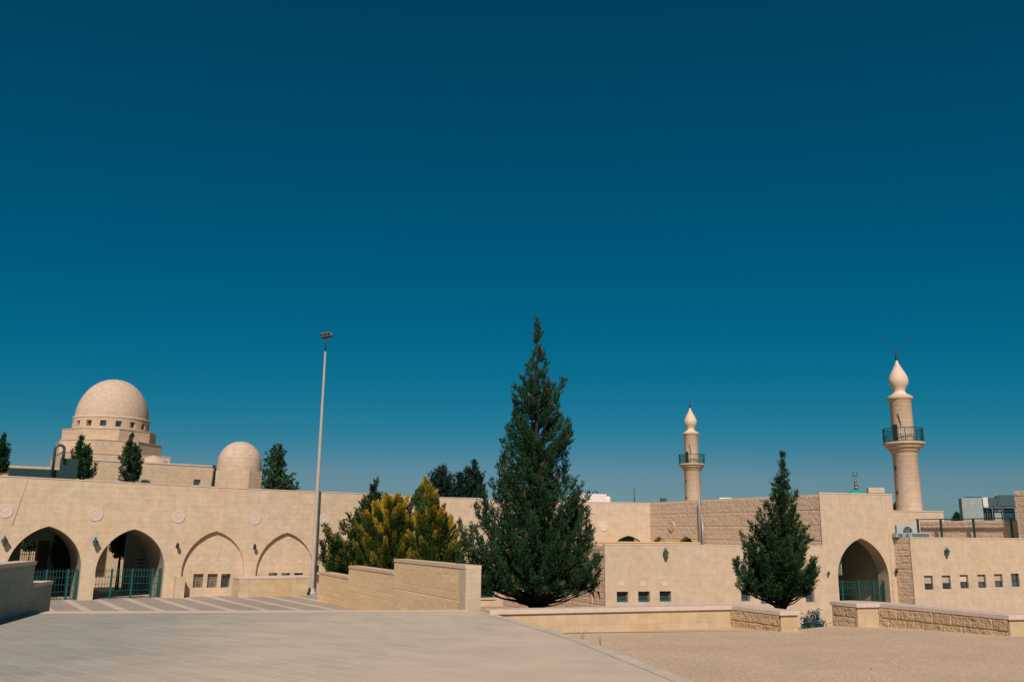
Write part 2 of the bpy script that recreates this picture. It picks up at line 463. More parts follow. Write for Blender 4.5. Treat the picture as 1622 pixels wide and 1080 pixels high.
def gravelmat():
    mt, nt, bs = newmat('gravel'); L = nt.links.new
    geo = N(nt, 'ShaderNodeNewGeometry').outputs['Position']
    vo = N(nt, 'ShaderNodeTexVoronoi', Scale=40); L(geo, vo.inputs['Vector'])
    a = ramp(nt, noise(nt, geo, .45, 6, .6), .3, .7, (.55, .39, .265), (.66, .465, .315))
    sep = N(nt, 'ShaderNodeSeparateColor'); L(vo.outputs['Color'], sep.inputs[0])
    col = mixc(nt, 1, a, ramp(nt, sep.outputs[0], 0, 1, (.74, .74, .74), (1.22, 1.2, 1.17)), 'MULTIPLY')
    fine = noise(nt, geo, 9, 6, .75)
    col = mixc(nt, .8, col, ramp(nt, fine, .25, .75, (.78, .77, .75), (1.15, 1.15, 1.15)), 'MULTIPLY')
    L(col, bs.inputs['Base Color']); bs.inputs['Roughness'].default_value = .95; bs.inputs['Specular IOR Level'].default_value = .1
    bp = N(nt, 'ShaderNodeBump', Strength=.6, Distance=.02); L(vo.outputs['Distance'], bp.inputs['Height']); L(bp.outputs[0], bs.inputs['Normal'])
    return mt
def stripes(P, d):
    mt, nt, bs = newmat('striped_paving'); L = nt.links.new
    geo = N(nt, 'ShaderNodeNewGeometry').outputs['Position']
    dp = N(nt, 'ShaderNodeVectorMath', _operation='DOT_PRODUCT'); L(geo, dp.inputs[0]); dp.inputs[1].default_value = (d.x, d.y, 0)
    off = -P.dot(d) + .62
    s1 = N(nt, 'ShaderNodeMath', _operation='ADD'); L(dp.outputs['Value'], s1.inputs[0]); s1.inputs[1].default_value = off
    s2 = N(nt, 'ShaderNodeMath', _operation='DIVIDE'); L(s1.outputs[0], s2.inputs[0]); s2.inputs[1].default_value = 1.262
    s3 = N(nt, 'ShaderNodeMath', _operation='FRACT'); L(s2.outputs[0], s3.inputs[0])
    s4 = N(nt, 'ShaderNodeMath', _operation='LESS_THAN'); L(s3.outputs[0], s4.inputs[0]); s4.inputs[1].default_value = .27
    br = N(nt, 'ShaderNodeTexBrick', Color1=C4((.33, .265, .215)), Color2=C4((.38, .30, .24)), Mortar=C4((.30, .25, .2)), Scale=1, Mortar__Size=.012, Brick__Width=.4, Row__Height=.2)
    mp = N(nt, 'ShaderNodeMapping'); mp.inputs['Rotation'].default_value = (0, 0, R_(-33)); L(geo, mp.inputs['Vector']); L(mp.outputs[0], br.inputs['Vector'])
    col = mixc(nt, s4.outputs[0], br.outputs['Color'], (.54, .42, .33))
    col = mixc(nt, 1, col, ramp(nt, noise(nt, geo, .7, 6, .65), .3, .7, (.84, .85, .85), (1.08, 1.06, 1.05)), 'MULTIPLY')
    col = mixc(nt, .7, col, ramp(nt, noise(nt, geo, 14, 5, .7), .25, .8, (.85, .85, .85), (1.1, 1.1, 1.1)), 'MULTIPLY')
    L(col, bs.inputs['Base Color']); bs.inputs['Roughness'].default_value = .85
    return mt

def xy(p): return (p.x, p.y)
FA = Frame(at(130, 900, 41.6), 57)
FR = Frame(at(1364, 900, 48), 77)

g = MB(); g.face([(-2000, -2000, LOWER), (2000, -2000, LOWER), (2000, 2000, LOWER), (-2000, 2000, LOWER)])
tag(g.build('ground', SOIL), kind='structure')

crL, crR = on_z(30, 968.6, 0), on_z(737, 965.6, 0)
edge = [on_z(770, 969, 0), on_z(800, 977, 0), on_z(870, 996.5, 0), on_z(930, 1015, 0), on_z(1000, 1042, 0), on_z(1100, 1080.5, 0), on_z(1230, 1132, 0)]
cd = (crL-crR).normalized(); crFar = crR+cd*40
plz = [xy(crFar), xy(crR)] + [xy(e) for e in edge] + [(4.4, 9.0), (45, 9.0), (45, -25), (-34, -25)]
g = MB(); g.prism(plz, LOWER-.2, 0); tag(g.build('plaza', paving()), kind='structure')
# pale kerb band along the far edge of the plaza and the darker kerb along its right edge
cn = Vector((cd.y, -cd.x, 0)); cn = cn if cn.y < 0 else -cn
g = MB()
g.prism([xy(crR), xy(crFar), xy(crFar+cn*.62), xy(crR+cn*.62)], .004, .012)
tag(g.build('plaza_edge', CAP), kind='structure')
g = MB()
for i in range(len(edge)-1):
    a, b = edge[i], edge[i+1]; t = (b-a).normalized(); n_ = Vector((t.y, -t.x, 0)); n_ = n_ if n_.x < 0 else -n_
    g.prism([xy(a+t*.01), xy(b-t*.01), xy(b+n_*.28), xy(a+n_*.28)], .004, .010)
tag(g.build('kerb', plain('kerb_stone', (.55, .43, .335), .85, var=.25, scale=1.5)), kind='structure')
# steps down from the plaza to the court, then the striped court itself
g = MB()
for k in range(5):
    q0, q1 = -cn*(.38*k), -cn*(.38*(k+1))
    g.prism([xy(crR+q0-cn*.004), xy(crFar+q0-cn*.004), xy(crFar+q1), xy(crR+q1)], LOWER-.2, -.16*(k+1))
tag(g.build('steps', CAP), kind='structure')
c0 = -cn*1.904
court = [xy(crFar+c0), xy(crR+c0+Vector((.0, 0, 0))), (-.6, 30), (-4.5, 40), (-4.2, 53), (-10, 90), (-120, 90), (-90, 20)]
g = MB(); g.prism(court, LOWER-.2, COURT); tag(g.build('court', stripes(FA.P, FA.d)), kind='structure')

def gz(x, y): return .295+.0163*x-.033*y
# ---- low parapet walls (footprints first, the gravel terrace ends at them)
def shrink(poly, d):
    """offset a simple polygon outwards by d"""
    A = sum(poly[i][0]*poly[(i+1) % len(poly)][1]-poly[(i+1) % len(poly)][0]*poly[i][1] for i in range(len(poly)))
    if A < 0: poly = poly[::-1]
    out = []; n = len(poly)
    for i in range(n):
        p, q, r = Vector(poly[i-1]), Vector(poly[i]), Vector(poly[(i+1) % n])
        e1, e2 = (q-p).normalized(), (r-q).normalized()
        n1, n2 = Vector((e1.y, -e1.x)), Vector((e2.y, -e2.x))
        k = (n1+n2); k = k/(k.dot(n1)) if k.dot(n1) > .2 else n1
        out.append((q.x+k.x*d, q.y+k.y*d))
    return out
PA0 = Frame(at(1160, 980, 27.8), 70.5)             # long lit wall, u = 0 at its right corner
uA = PA0.uv(779, 966)[0]
PA1 = Frame(PA0.pt(0, 0), 155); uB = PA1.uv(1237.2, 985)[0]
PA2 = Frame(PA1.pt(uB, 0), 72); uC = PA2.uv(1263.5, 985)[0]
T = .42
fa = [PA0.pt(uA, 0), PA0.pt(0, 0), PA1.pt(uB, 0), PA2.pt(uC, 0)]
k1 = PA2.pt(uC, 0) - PA1.d*(uB+T*.6); bk = PA0.pt(0, 0) + PA0.b*T + PA0.d*(T*.9)
foot1 = [xy(p) for p in fa] + [xy(PA2.pt(uC, 0)-PA1.d*(uB-.05)), xy(PA0.pt(.30, 0, T)), xy(PA0.pt(uA, 0, T))]
PB0 = Frame(at(1395, 985, 27.6), 74)               # right wall: lit pier face, u = 0 at its right corner
uH = PB0.uv(1359.3, 985)[0]
PBs = Frame(PB0.pt(uH, 0), 155); uG = PBs.uv(1320.8, 985)[0]
PBl = Frame(PB0.pt(0, 0), 155); uJ = PBl.uv(1600.5, 1000)[0]
PBr = Frame(PBl.pt(uJ, 0), 74)
foot2 = [xy(PBs.pt(uG, 0)), xy(PB0.pt(uH, 0)), xy(PB0.pt(0, 0)), xy(PBl.pt(uJ, 0)), xy(PBr.pt(9, 0)), xy(PBr.pt(9, 0, T)), xy(PBr.pt(T, 0, T)),
         xy(PB0.pt(T, 0, T*1.1)), xy(PBs.pt(uG, 0, -uH))]
def parapet(name, label, foot, zc, faces, seeds):
    t = thing(name, label, 'wall', (foot[1][0], foot[1][1], -.55))
    b = MB(); b.prism(foot, LOWER-.2, zc-.12, top=False); b.build('wall_body', PARA, t)
    c = MB(); c.prism(shrink(foot, .065), zc-.12, zc)
    o = c.build('coping', CAP, t, weld=True)
    bv = o.modifiers.new('soft_edge', 'BEVEL'); bv.width = .012; bv.segments = 2
    for (fr, a, b_), sd in zip(faces, seeds):
        rockface('rock_face', ROCKP, t, fr, a, b_, -.85, zc-.122, step=.022, ch=.30, bl=.62, amp=.048, base=-.012, edge=.025, pill=.3, colj=.8, seed=sd)
    return t
parapet('parapet_wall', 'long low yellow stone parapet in front of the tall conifer, ending in a block beside the blue bush', foot1, .12, [(PA1, .01, uB-.01)], [3])
parapet('parapet_wall', 'low rock-faced parapet at the right edge, with a pale square pier at its left end', foot2, .245, [(PBl, .01, uJ-.01), (PBs, uG+.01, -.01)], [5, 9])
gf = [xy(e) for e in edge] + [(4.4, 9.0), (45, 9.0), (45, 30.0), xy(PBr.pt(9.2, 0, .2)), xy(PBr.pt(T, 0, .2)), xy(PB0.pt(.2, 0, .2)), xy(PBs.pt(uG, 0, .2)), xy(PA2.pt(uC-.1, 0, .3)), xy(PA1.pt(.1, 0, .2)), xy(PA0.pt(-.1, 0, .2)), xy(PA0.pt(uA, 0, .2))]
gf2 = [p for p in gf]
g = MB(); g.prism(gf2, LOWER-.3, gz); tag(g.build('gravel_terrace', gravelmat()), kind='structure')
# dead leaves and a few weeds where the kerb meets the gravel
def weed(px, py, h, label):
    p = on_z(px, py, -.12); p = on_z(px, py, gz(p.x, p.y)); p = on_z(px, py, gz(p.x, p.y))
    mb = MB(); rg = random.Random(px)
    for k in range(5):
        a = rg.uniform(0, 6.28); l = rg.uniform(.05, .18)
        mb.tube([p, p+Vector((math.cos(a)*l*.35, math.sin(a)*l*.35, h*.55)), p+Vector((math.cos(a)*l, math.sin(a)*l, h*rg.uniform(.7, 1)))], [.006, .005, .002], 4)
    tag(mb.build('dry_weed', plain('dry_stalk', (.24, .19, .10), .9), None), label, 'weed', 'dry weeds along the kerb')
weed(922, 1017, .30, 'dry grass stalk by the kerb, farther of the two on the gravel')
weed(951, 1027, .30, 'dry grass stalk by the kerb, nearer of the two on the gravel')

# ---- stepped wall beside the ramp
t = thing('stepped_wall', 'stepped sandstone wall with three levels, dropping away towards the lamp mast', 'wall', tuple(on_z(737, 966, 0)))
FS = Frame(on_z(737.3, 966, 0), 155)
FSe = Frame(FS.pt(0, 0), 74); wE = FSe.uv(762, 930)[0]
us = [FS.uv(x, 925)[0] for x in (505, 552, 624)] + [0]
tops = [FS.uv(528, 908.5)[1], FS.uv(588, 900)[1], FS.uv(700, 891.5)[1]]
body, cap = MB(), MB()
for i in range(3):
    a, b_ = us[i], us[i+1]
    if i < 2: b_ -= .002
    body.prism([xy(FS.pt(a, 0)), xy(FS.pt(b_, 0)), xy(FS.pt(b_, 0, wE)), xy(FS.pt(a, 0, wE))], LOWER, tops[i]-.1, top=False)
    cap.prism([xy(FS.pt(a-.02, 0, -.035)), xy(FS.pt(b_+(.02 if i == 2 else 0), 0, -.035)), xy(FS.pt(b_+(.02 if i == 2 else 0), 0, wE+.02)), xy(FS.pt(a-.02, 0, wE+.02))], tops[i]-.1, tops[i])
body.build('wall_body', STEP, t); cap.build('coping', plain('step_coping', (.60, .43, .29), .85, var=.15, scale=4, spec=.2), t)
for i in range(3):
    rockface('stone_face', rockmat('tooled_stone_%d' % i, (.68, .455, .24), (.84, .60, .36), bump=.3), t, FS, us[i]+.005, us[i+1]-(.5 if i == 2 else .003), -1.3 if i < 2 else -.6, tops[i]-.103, step=.03, ch=.235, bl=1.1, amp=.012, base=-.006, edge=.012, pill=.15, colj=.2, seed=11+i)
body = MB(); body.box(FS.pt(-.495, -.2, -.018), FS.d*.513, FS.b*(wE+.03), Vector((0, 0, tops[2]-.103+.2))); body.build('end_block', WALLS, t)

# ---- shaded stepped wall at the left edge
FL = Frame(on_z(42, 971, 0), -12)
uL1, uL2 = FL.uv(55.5, 900)[0], FL.uv(80.5, 945)[0]
z1, z2 = FL.uv(30, 890.5)[1], FL.uv(67, 922)[1]
t = thing('garden_wall', 'shadowed grey stone wall stepping down at the left edge of the plaza', 'wall', tuple(FL.pt(0, 0)))
body, cap = MB(), MB()
for a, b_, z in ((-9, uL1, z1), (uL1+.002, uL2, z2)):
    body.prism([xy(FL.pt(a, 0)), xy(FL.pt(b_, 0)), xy(FL.pt(b_, 0, .45)), xy(FL.pt(a, 0, .45))], LOWER, z-.09, top=False)
    cap.prism([xy(FL.pt(a, 0, -.03)), xy(FL.pt(b_, 0, -.03)), xy(FL.pt(b_, 0, .48)), xy(FL.pt(a, 0, .48))], z-.09, z)
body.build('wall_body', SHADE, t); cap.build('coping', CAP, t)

# ------------------------------------------------------------------ left arcade
AL = 'long pale limestone arcade with two open arches and two blind arches on the left'
bA = thing('arcade_building', AL, 'building', tuple(FA.pt(0, COURT)))
uL = FA.uv(0, 800)[0]-7; uR = FA.uv(626.5, 800)[0]
top = [FA.uv(*p) for p in ((0, 754.4), (200, 764.8), (400, 775), (575, 782.3), (626.5, 785))]
top = [(uL, top[0][1])] + top
V0 = -1.25
AW = 3.05
apx = [(78, 833), (213.5, 837.6), (343, 840.8), (455.5, 843)]
arcs = []
for i, p in enumerate(apx):
    uc, va = FA.uv(*p); sp_ = FA.uv(p[0]+45, 903.5)[1] if i < 2 else FA.uv(p[0], 905)[1]
    arcs.append((uc, sp_, va-sp_))
uc0 = 2*arcs[0][0]-arcs[1][0]
A = [arch(a[0], V0, AW, a[1], a[2]) for a in arcs]
out = [(uL, V0)]
for q in A: out += q
out += [(uR, V0)] + top[::-1]
mb = MB(); panel(mb, FA, out, [], .22); wall = mb.build('facade', WALL, bA)
mb = MB(); zr = min(v for u, v in top)-.15
fbox(mb, FA, uL, uR-.01, zr-.15, zr, .24, 5.0); mb.build('roof', CAP, bA)  # overhang past the rear wall added to keep the inner walls shaded
mb = MB()
for i in range(len(top)-1):
    (a, va), (b_, vb) = top[i], top[i+1]
    mb.face([FA.pt(a, va+.003, -.02), FA.pt(b_, vb+.003, -.02), FA.pt(b_, vb+.05, -.02), FA.pt(a, va+.05, -.02)])
    mb.face([FA.pt(a, va+.05, -.02), FA.pt(b_, vb+.05, -.02), FA.pt(b_, vb+.05, .3), FA.pt(a, va+.05, .3)])
    mb.face([FA.pt(a, va+.003, -.02), FA.pt(a, va+.003, .3), FA.pt(b_, vb+.003, .3), FA.pt(b_, vb+.003, -.02)])
mb.build('coping', CAP, bA)
# open arches: vaulted passages; rear wall with the same openings
for i in (0, 1):
    mb = MB(); q = A[i]
    for k in range(len(q)-1):
        a, b_ = q[k], q[k+1]
        mb.face([FA.pt(a[0], a[1], .22), FA.pt(a[0], a[1], 3.5), FA.pt(b_[0], b_[1], 3.5), FA.pt(b_[0], b_[1], .22)])
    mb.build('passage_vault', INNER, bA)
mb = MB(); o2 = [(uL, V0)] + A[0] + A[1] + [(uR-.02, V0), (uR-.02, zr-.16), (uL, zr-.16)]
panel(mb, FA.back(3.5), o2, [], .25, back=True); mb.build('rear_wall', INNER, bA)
mb = MB(); fbox(mb, FA, uR-.25, uR, V0, top[-1][1]-.05, .22, 3.75); mb.build('end_wall', WALL, bA)
# blind niches with their windows
FN = FA.back(.18)
def wrect(fr, x0, x1, y0, y1):
    a, b_ = fr.uv(x0, (y0+y1)/2)[0], fr.uv(x1, (y0+y1)/2)[0]
    return (a, b_, fr.uv((x0+x1)/2, y1)[1], fr.uv((x0+x1)/2, y0)[1])
win3 = [wrect(FN, *q) for q in ((306, 322, 908.4, 930.3), (328.3, 344.4, 908.4, 930.3), (350, 365, 908.4, 930.3))]
win4 = [wrect(FN, *q) for q in ((425.4, 439.8, 907, 911.4), (446, 460, 907, 911.4), (466, 480, 907, 911.4))]
for ai, ws in ((2, win3), (3, win4)):
    q = arch(arcs[ai][0], V0, AW+.3, arcs[ai][1], arcs[ai][2]+.2)
    mb = MB(); panel(mb, FN.back(.002), q, [rect(*w) for w in ws], .34); mb.build('niche_wall', WALL, bA)
    for k, w in enumerate(ws):
        mb = MB(); d = .16 if (ai == 2 and k < 2) else .3
        fbox(mb, FN, w[0]-.02, w[1]+.02, w[2]-.02, w[3]+.02, d, d+.03)
        wn = mb.build('window', BLIND if (ai == 2 and k < 2) else GLASS, bA)
        if ai == 2:
            mb = MB(); W, H = w[1]-w[0], w[3]-w[2]
            for j in range(1, 6): mb.tube([FN.pt(w[0]+W*j/6, w[2], d-.08), FN.pt(w[0]+W*j/6, w[3], d-.08)], .009, 5)
            for j in range(1, 5): mb.tube([FN.pt(w[0], w[2]+H*j/5, d-.08), FN.pt(w[1], w[2]+H*j/5, d-.08)], .009, 5)
            for j in (0, 1): 
                c = FN.pt(w[0]+W*.5, w[2]+H*(.12+.0*j), d-.09); mb.tube([c+FN.d*(W*.17*math.cos(tt))+Vector((0, 0, H*.2*math.sin(tt))) for tt in np.linspace(0, math.pi, 9)], .012, 5)
            mb.build('grille', DARK if k < 2 else GREEN, wn)
    xs = (316.5, 339, 361.5) if ai == 2 else (435, 454.5, 474.5)
    for x in xs:
        u, v = FN.uv(x, 887.5 if ai == 2 else 888.5)
        mb = MB(); fbox(mb, FN, u-.1, u+.1, v-.1, v+.1, -.012, .003); mb.build('stone_plate', PALE, bA)
# carved roundels
for px, py in ((9, 809), (152, 814.6), (283, 818), (404, 821), (514, 823.6)):
    u, v = FA.uv(px, py); mb = MB()
    mb.disc_on(FA, u, v, [(.31, .01), (.31, -.02), (.30, -.028), (.20, -.028), (.19, -.020), (.13, -.020), (.12, -.026), (0, -.028)])
    mb.build('roundel', PALE, bA)
# attached pier block and the low ledge in front of the fourth arch
a, b_ = FA.uv(271.7, 940)[0], FA.uv(286.5, 940)[0]
mb = MB(); fbox(mb, FA, a+.05, b_+.05, V0, FA.uv(280, 912.5)[1], -.42, -.002); mb.build('pier_block', WALLS, bA)
FLW = FA.back(-1.15)
a, b_ = FLW.uv(378.5, 930)[0], FLW.uv(487, 930)[0]; vt = FLW.uv(420, 913)[1]
mb = MB(); fbox(mb, FLW, a, b_, V0, vt-.1, 0, 1.148); mb.build('ledge', PARA, bA)
mb = MB(); fbox(mb, FLW, a-.02, b_, vt-.1, vt, -.02, 1.147); mb.build('ledge_top', CAP, bA)
p0, p1 = FA.uv(45, 758.2), FA.uv(19.5, 832)
mb = MB(); mb.tube([FA.pt(p0[0], p0[1], .004), FA.pt(p1[0], p1[1], .004)], .018, 6); mb.build('wall_cable', plain('pale_cable', (.33, .23, .15), .8), bA)
# small carved plate between the open arches
u, v = FA.uv(144.5, 889); mb = MB(); fbox(mb, FA, u-.14, u+.14, v-.13, v+.13, -.008, .003); mb.build('stone_plate', PALE, bA)

# screen wall inside the arcade, in the building's shade
FI = FA.back(5.6)
t = thing('inner_wall', 'dim courtyard wall with a barred opening and doorway, seen through the leftmost arch', 'wall', tuple(FI.pt(FI.uv(40, 940)[0], COURT)))
w1 = wrect(FI, 33, 57, 856, 888); d1 = wrect(FI, 58.5, 76, 856, 906)
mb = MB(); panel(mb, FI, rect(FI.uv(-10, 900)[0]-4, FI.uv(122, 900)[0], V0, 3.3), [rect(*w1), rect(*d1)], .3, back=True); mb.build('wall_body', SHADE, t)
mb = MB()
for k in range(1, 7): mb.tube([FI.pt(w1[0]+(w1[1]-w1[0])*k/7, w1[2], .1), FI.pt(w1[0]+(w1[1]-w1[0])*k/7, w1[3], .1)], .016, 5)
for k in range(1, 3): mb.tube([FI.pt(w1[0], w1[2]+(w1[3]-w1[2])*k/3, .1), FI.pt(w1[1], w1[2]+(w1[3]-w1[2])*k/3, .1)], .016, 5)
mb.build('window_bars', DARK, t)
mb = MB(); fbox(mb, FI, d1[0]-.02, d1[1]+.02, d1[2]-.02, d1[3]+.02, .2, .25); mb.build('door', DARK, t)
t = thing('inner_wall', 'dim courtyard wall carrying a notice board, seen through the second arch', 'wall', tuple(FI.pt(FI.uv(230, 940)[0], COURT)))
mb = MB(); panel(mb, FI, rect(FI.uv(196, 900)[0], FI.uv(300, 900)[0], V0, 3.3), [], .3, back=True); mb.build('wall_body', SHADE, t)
w1 = wrect(FI, 212, 234, 880.5, 905)
t2 = thing('notice_board', 'framed grey notice board with faded dark lettering on the dim wall behind the second arch', 'sign', tuple(FI.pt((w1[0]+w1[1])/2, w1[2])))
mb = MB(); fbox(mb, FI, w1[0], w1[1], w1[2], w1[3], -.05, -.003); mb.build('board', GPANEL, t2)
for (fa_, fb_, fy, fh) in ((.14, .86, .78, .13), (.22, .78, .56, .10), (.3, .7, .3, .10)):
    W, H = w1[1]-w1[0], w1[3]-w1[2]; rg = random.Random(fy); x = fa_; mb = MB()
    while x < fb_:
        l = rg.uniform(.03, .09); fbox(mb, FI, w1[0]+W*x, w1[0]+W*min(x+l, fb_), w1[2]+H*(fy-fh*rg.uniform(.2, .5)), w1[2]+H*(fy+fh*rg.uniform(.2, .5)), -.056, -.051); x += l-.01
    mb.build('line_of_writing', DARK, t2)

FCW = FA.back(11.2)
t = thing('courtyard_wall', 'sunlit tan courtyard wall glimpsed through the open arches', 'wall', tuple(FCW.pt(FCW.uv(175, 930)[0], COURT)))
mb = MB(); fbox(mb, FCW, FCW.uv(-10, 900)[0]-3, FCW.uv(300, 900)[0], V0, 3.2, 0, .3); mb.build('wall_body', PARA, t)
mb = MB(); fbox(mb, FCW, FCW.uv(-10, 900)[0]-3, FCW.uv(300, 900)[0], 3.201, 3.3, -.03, .33); mb.build('coping', CAP, t)

# green fences standing in the openings
def fence(fr, label, u0, u1, v0, vtop, posts, vr=None, pickets=.13, rails=(.04, .28, .52, .76, .97)):
    t = thing('metal_fence', label, 'fence', tuple(fr.pt((u0+u1)/2, v0)), 'green fences closing the arches')
    H = vtop-v0
    for p in posts:
        mb = MB(); fbox(mb, fr, p-.045, p+.045, v0, vtop+.06, -.045, .045); mb.build('post', GREEN, t)
    for r in rails:
        mb = MB(); fbox(mb, fr, u0, u1, v0+H*r-.011, v0+H*r+.011, -.014, .014); mb.build('rail', GREEN, t)
    n = int((u1-u0)/pickets); mb = MB()
    for k in range(1, n):
        u = u0+(u1-u0)*k/n; mb.tube([fr.pt(u, v0+.05, .02), fr.pt(u, vtop+.08, .02)], [.011, .009], 5)
    mb.build('pickets', GREEN, t)
    return t
FF = FA.back(.5)
hT = FF.uv(205, 902)[1]
uu = lambda x: FF.uv(x, 925)[0]
fence(FF, 'green bar fence with one gate post in the leftmost open arch', arcs[0][0]-AW/2+.02, arcs[0][0]+AW/2-.02, COURT, hT, [arcs[0][0]-AW/2+.08, uu(72), uu(106), arcs[0][0]+AW/2-.08])
fence(FF, 'green bar fence with gate panels in the second open arch', arcs[1][0]-AW/2+.02, arcs[1][0]+AW/2-.02, COURT, hT, [uu(175.5), uu(208), uu(240), arcs[1][0]+AW/2-.08])

# loose stones lying on the gravel
def pebbles():
    rg = np.random.default_rng(21); mb = MB(); n = 0
    while n < 650:
        y = 11+17*rg.random()**.8; x = rg.uniform(-.5, 15)
        if x < 2.4-(y-13.5)*.3+.15 or y > 24.6-max(0, x-7)*.15 - (.0 if x > 1 else 1): continue
        if x > 8.8 and y > 23.4: continue
        s = rg.uniform(.008, .024) if rg.random() < .95 else rg.uniform(.03, .05)
        z = gz(x, y); a0 = rg.uniform(0, 6.28)
        ring = [Vector((x+s*rg.uniform(.7, 1.2)*math.cos(a0+k*1.2566), y+s*rg.uniform(.7, 1.2)*math.sin(a0+k*1.2566), z-.004)) for k in range(5)]
        topv = Vector((x+rg.normal()*s*.2, y+rg.normal()*s*.2, z+s*rg.uniform(.5, .9)))
        for k in range(5): mb.face([ring[k], ring[(k+1) % 5], topv])
        n += 1
    return mb
tag(pebbles().build('pebbles', plain('pebble_stone', (.40, .295, .205), .9, var=.4, scale=14)), 'small loose stones scattered over the gravel terrace', 'pebbles', None, 'stuff')
# ------------------------------------------------------------------ middle and right buildings
uC0 = FR.uv(1298, 800)[0]; uM = FR.uv(958, 900)[0]; uP = FR.uv(1414.5, 800)[0]; uP2 = FR.uv(1420, 900)[0]
vBlk = FR.uv(1355, 782.6)[1]; vM = FR.uv(1060, 863.3)[1]
uCc = FR.uv(1300, 820)[0]
uPe = FR.uv(1418.5, 850)[0]
ca, va = FR.uv(1363.5, 852); spR = FR.uv(1363.5, 915)[1]
AR = arch(ca, -1.45, AW, spR, va-spR)
bM = thing('hall_building', 'pale limestone hall with a tall pointed arch and a low window front on the right', 'building', tuple(FR.pt(uCc, LOWER)))
WPX = [(977, 995.2, 936.5, 953.6), (1011, 1029.5, 936.2, 953.4), (1045, 1063.3, 935.8, 952.8), (1174, 1188, 934, 952), (1205, 1219, 938, 956), (1241, 1251, 938, 955), (1276.3, 1290, 931, 953.5)]
WM = [wrect(FR, *q) for q in WPX]
out = [(uM, LOWER-.2), (uM, vM), (uCc, vM), (uCc, vBlk), (uPe, vBlk), (uPe, LOWER-.2)]
mb = MB(); panel(mb, FR, out, [rect(*w) for w in WM] + [AR], .3); mb.build('facade', WALLS, bM)
for w in WM:
    mb = MB(); fbox(mb, FR, w[0]-.03, w[1]+.03, w[2]-.03, w[3]+.03, .24, .29); wn = mb.build('window', GLASS, bM)
    mb = MB(); t_ = .045
    for q in ((w[0], w[1], w[2], w[2]+t_), (w[0], w[1], w[3]-t_, w[3]), (w[0], w[0]+t_, w[2]+t_, w[3]-t_), (w[1]-t_*1.6, w[1], w[2]+t_, w[3]-t_), (w[0]+t_, w[1]-t_*1.6, w[2]+(w[3]-w[2])*.36, w[2]+(w[3]-w[2])*.36+.03)):
        fbox(mb, FR, *q, .19, .238)
    mb.build('window_frame', TEALP, wn)
for x in (984.5, 1018.5, 1053.5):
    u, v = FR.uv(x, 923.5); mb = MB(); fbox(mb, FR, u-.13, u+.13, v-.13, v+.13, -.01, .003); mb.build('stone_plate', PALE, bM)
# porch behind the pointed arch: a thick arch, then a wide dim room
mb = MB(); PT = .95
for k in range(len(AR)-1):
    a, b_ = AR[k], AR[k+1]
    mb.face([FR.pt(a[0], a[1], .3), FR.pt(a[0], a[1], PT), FR.pt(b_[0], b_[1], PT), FR.pt(b_[0], b_[1], .3)])
mb.build('porch_arch', WALLS, bM)
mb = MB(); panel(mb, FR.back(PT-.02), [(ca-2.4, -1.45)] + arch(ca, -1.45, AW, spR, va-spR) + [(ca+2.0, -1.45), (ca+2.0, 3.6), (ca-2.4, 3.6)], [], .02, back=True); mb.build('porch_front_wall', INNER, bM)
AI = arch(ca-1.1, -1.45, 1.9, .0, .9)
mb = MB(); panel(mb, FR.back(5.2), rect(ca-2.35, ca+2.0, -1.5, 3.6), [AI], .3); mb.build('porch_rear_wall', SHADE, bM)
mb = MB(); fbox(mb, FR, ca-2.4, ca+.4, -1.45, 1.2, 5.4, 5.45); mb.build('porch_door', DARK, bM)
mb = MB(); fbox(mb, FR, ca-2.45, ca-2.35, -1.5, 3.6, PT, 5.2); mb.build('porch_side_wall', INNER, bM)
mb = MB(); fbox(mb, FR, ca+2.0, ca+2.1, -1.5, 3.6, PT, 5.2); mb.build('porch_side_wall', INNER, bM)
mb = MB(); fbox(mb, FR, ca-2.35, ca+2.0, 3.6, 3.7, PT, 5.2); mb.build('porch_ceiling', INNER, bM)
mb = MB(); fbox(mb, FR, ca-2.35, ca+2.0, LOWER-.1, -1.45, PT, 5.2); fbox(mb, FR, ca-AW/2, ca+AW/2, LOWER-.1, -1.45, .01, PT); mb.build('porch_floor', SHADE, bM)
# seam and copings
FK = Frame(FR.pt(uCc, 0), 155); uK = FK.uv(1030, 797)[0]
FB = Frame(FK.pt(uK, 0), 74); uB0 = FB.uv(600, 800)[0]-2
vK = FK.uv(1110, 792.8)[1]
print('levels', vBlk, vM, vK, FK.uv(1030, 797)[1], FB.uv(1029, 797)[1], FB.uv(930, 795.5)[1], FB.uv(700, 788.5)[1], FA.uv(0, 754)[1], FA.uv(300, 770.3)[1], FA.uv(626, 785)[1])
print('bases', FA.uv(130, 945.7)[1], FA.uv(258, 944.7)[1], FA.uv(300, 942)[1], 'arch', arcs, va, spR)
mb = MB(); fbox(mb, FR, uCc-.02, uPe+.02, vBlk+.003, vBlk+.06, -.02, .4); mb.build('coping', CAP, bM)
mb = MB(); fbox(mb, FR, uM, uCc-.03, vM+.003, vM+.05, -.015, .3); mb.build('coping', CAP, bM)
p0, p1 = FR.uv(1402, 784), FR.uv(1408.5, 852)
mb = MB(); mb.tube([FR.pt(p0[0], p0[1], .004), FR.pt(p0[0], LOWER, .004)], .014, 6); mb.build('joint_strip', plain('joint_filler', (.40, .28, .18), .9), bM)
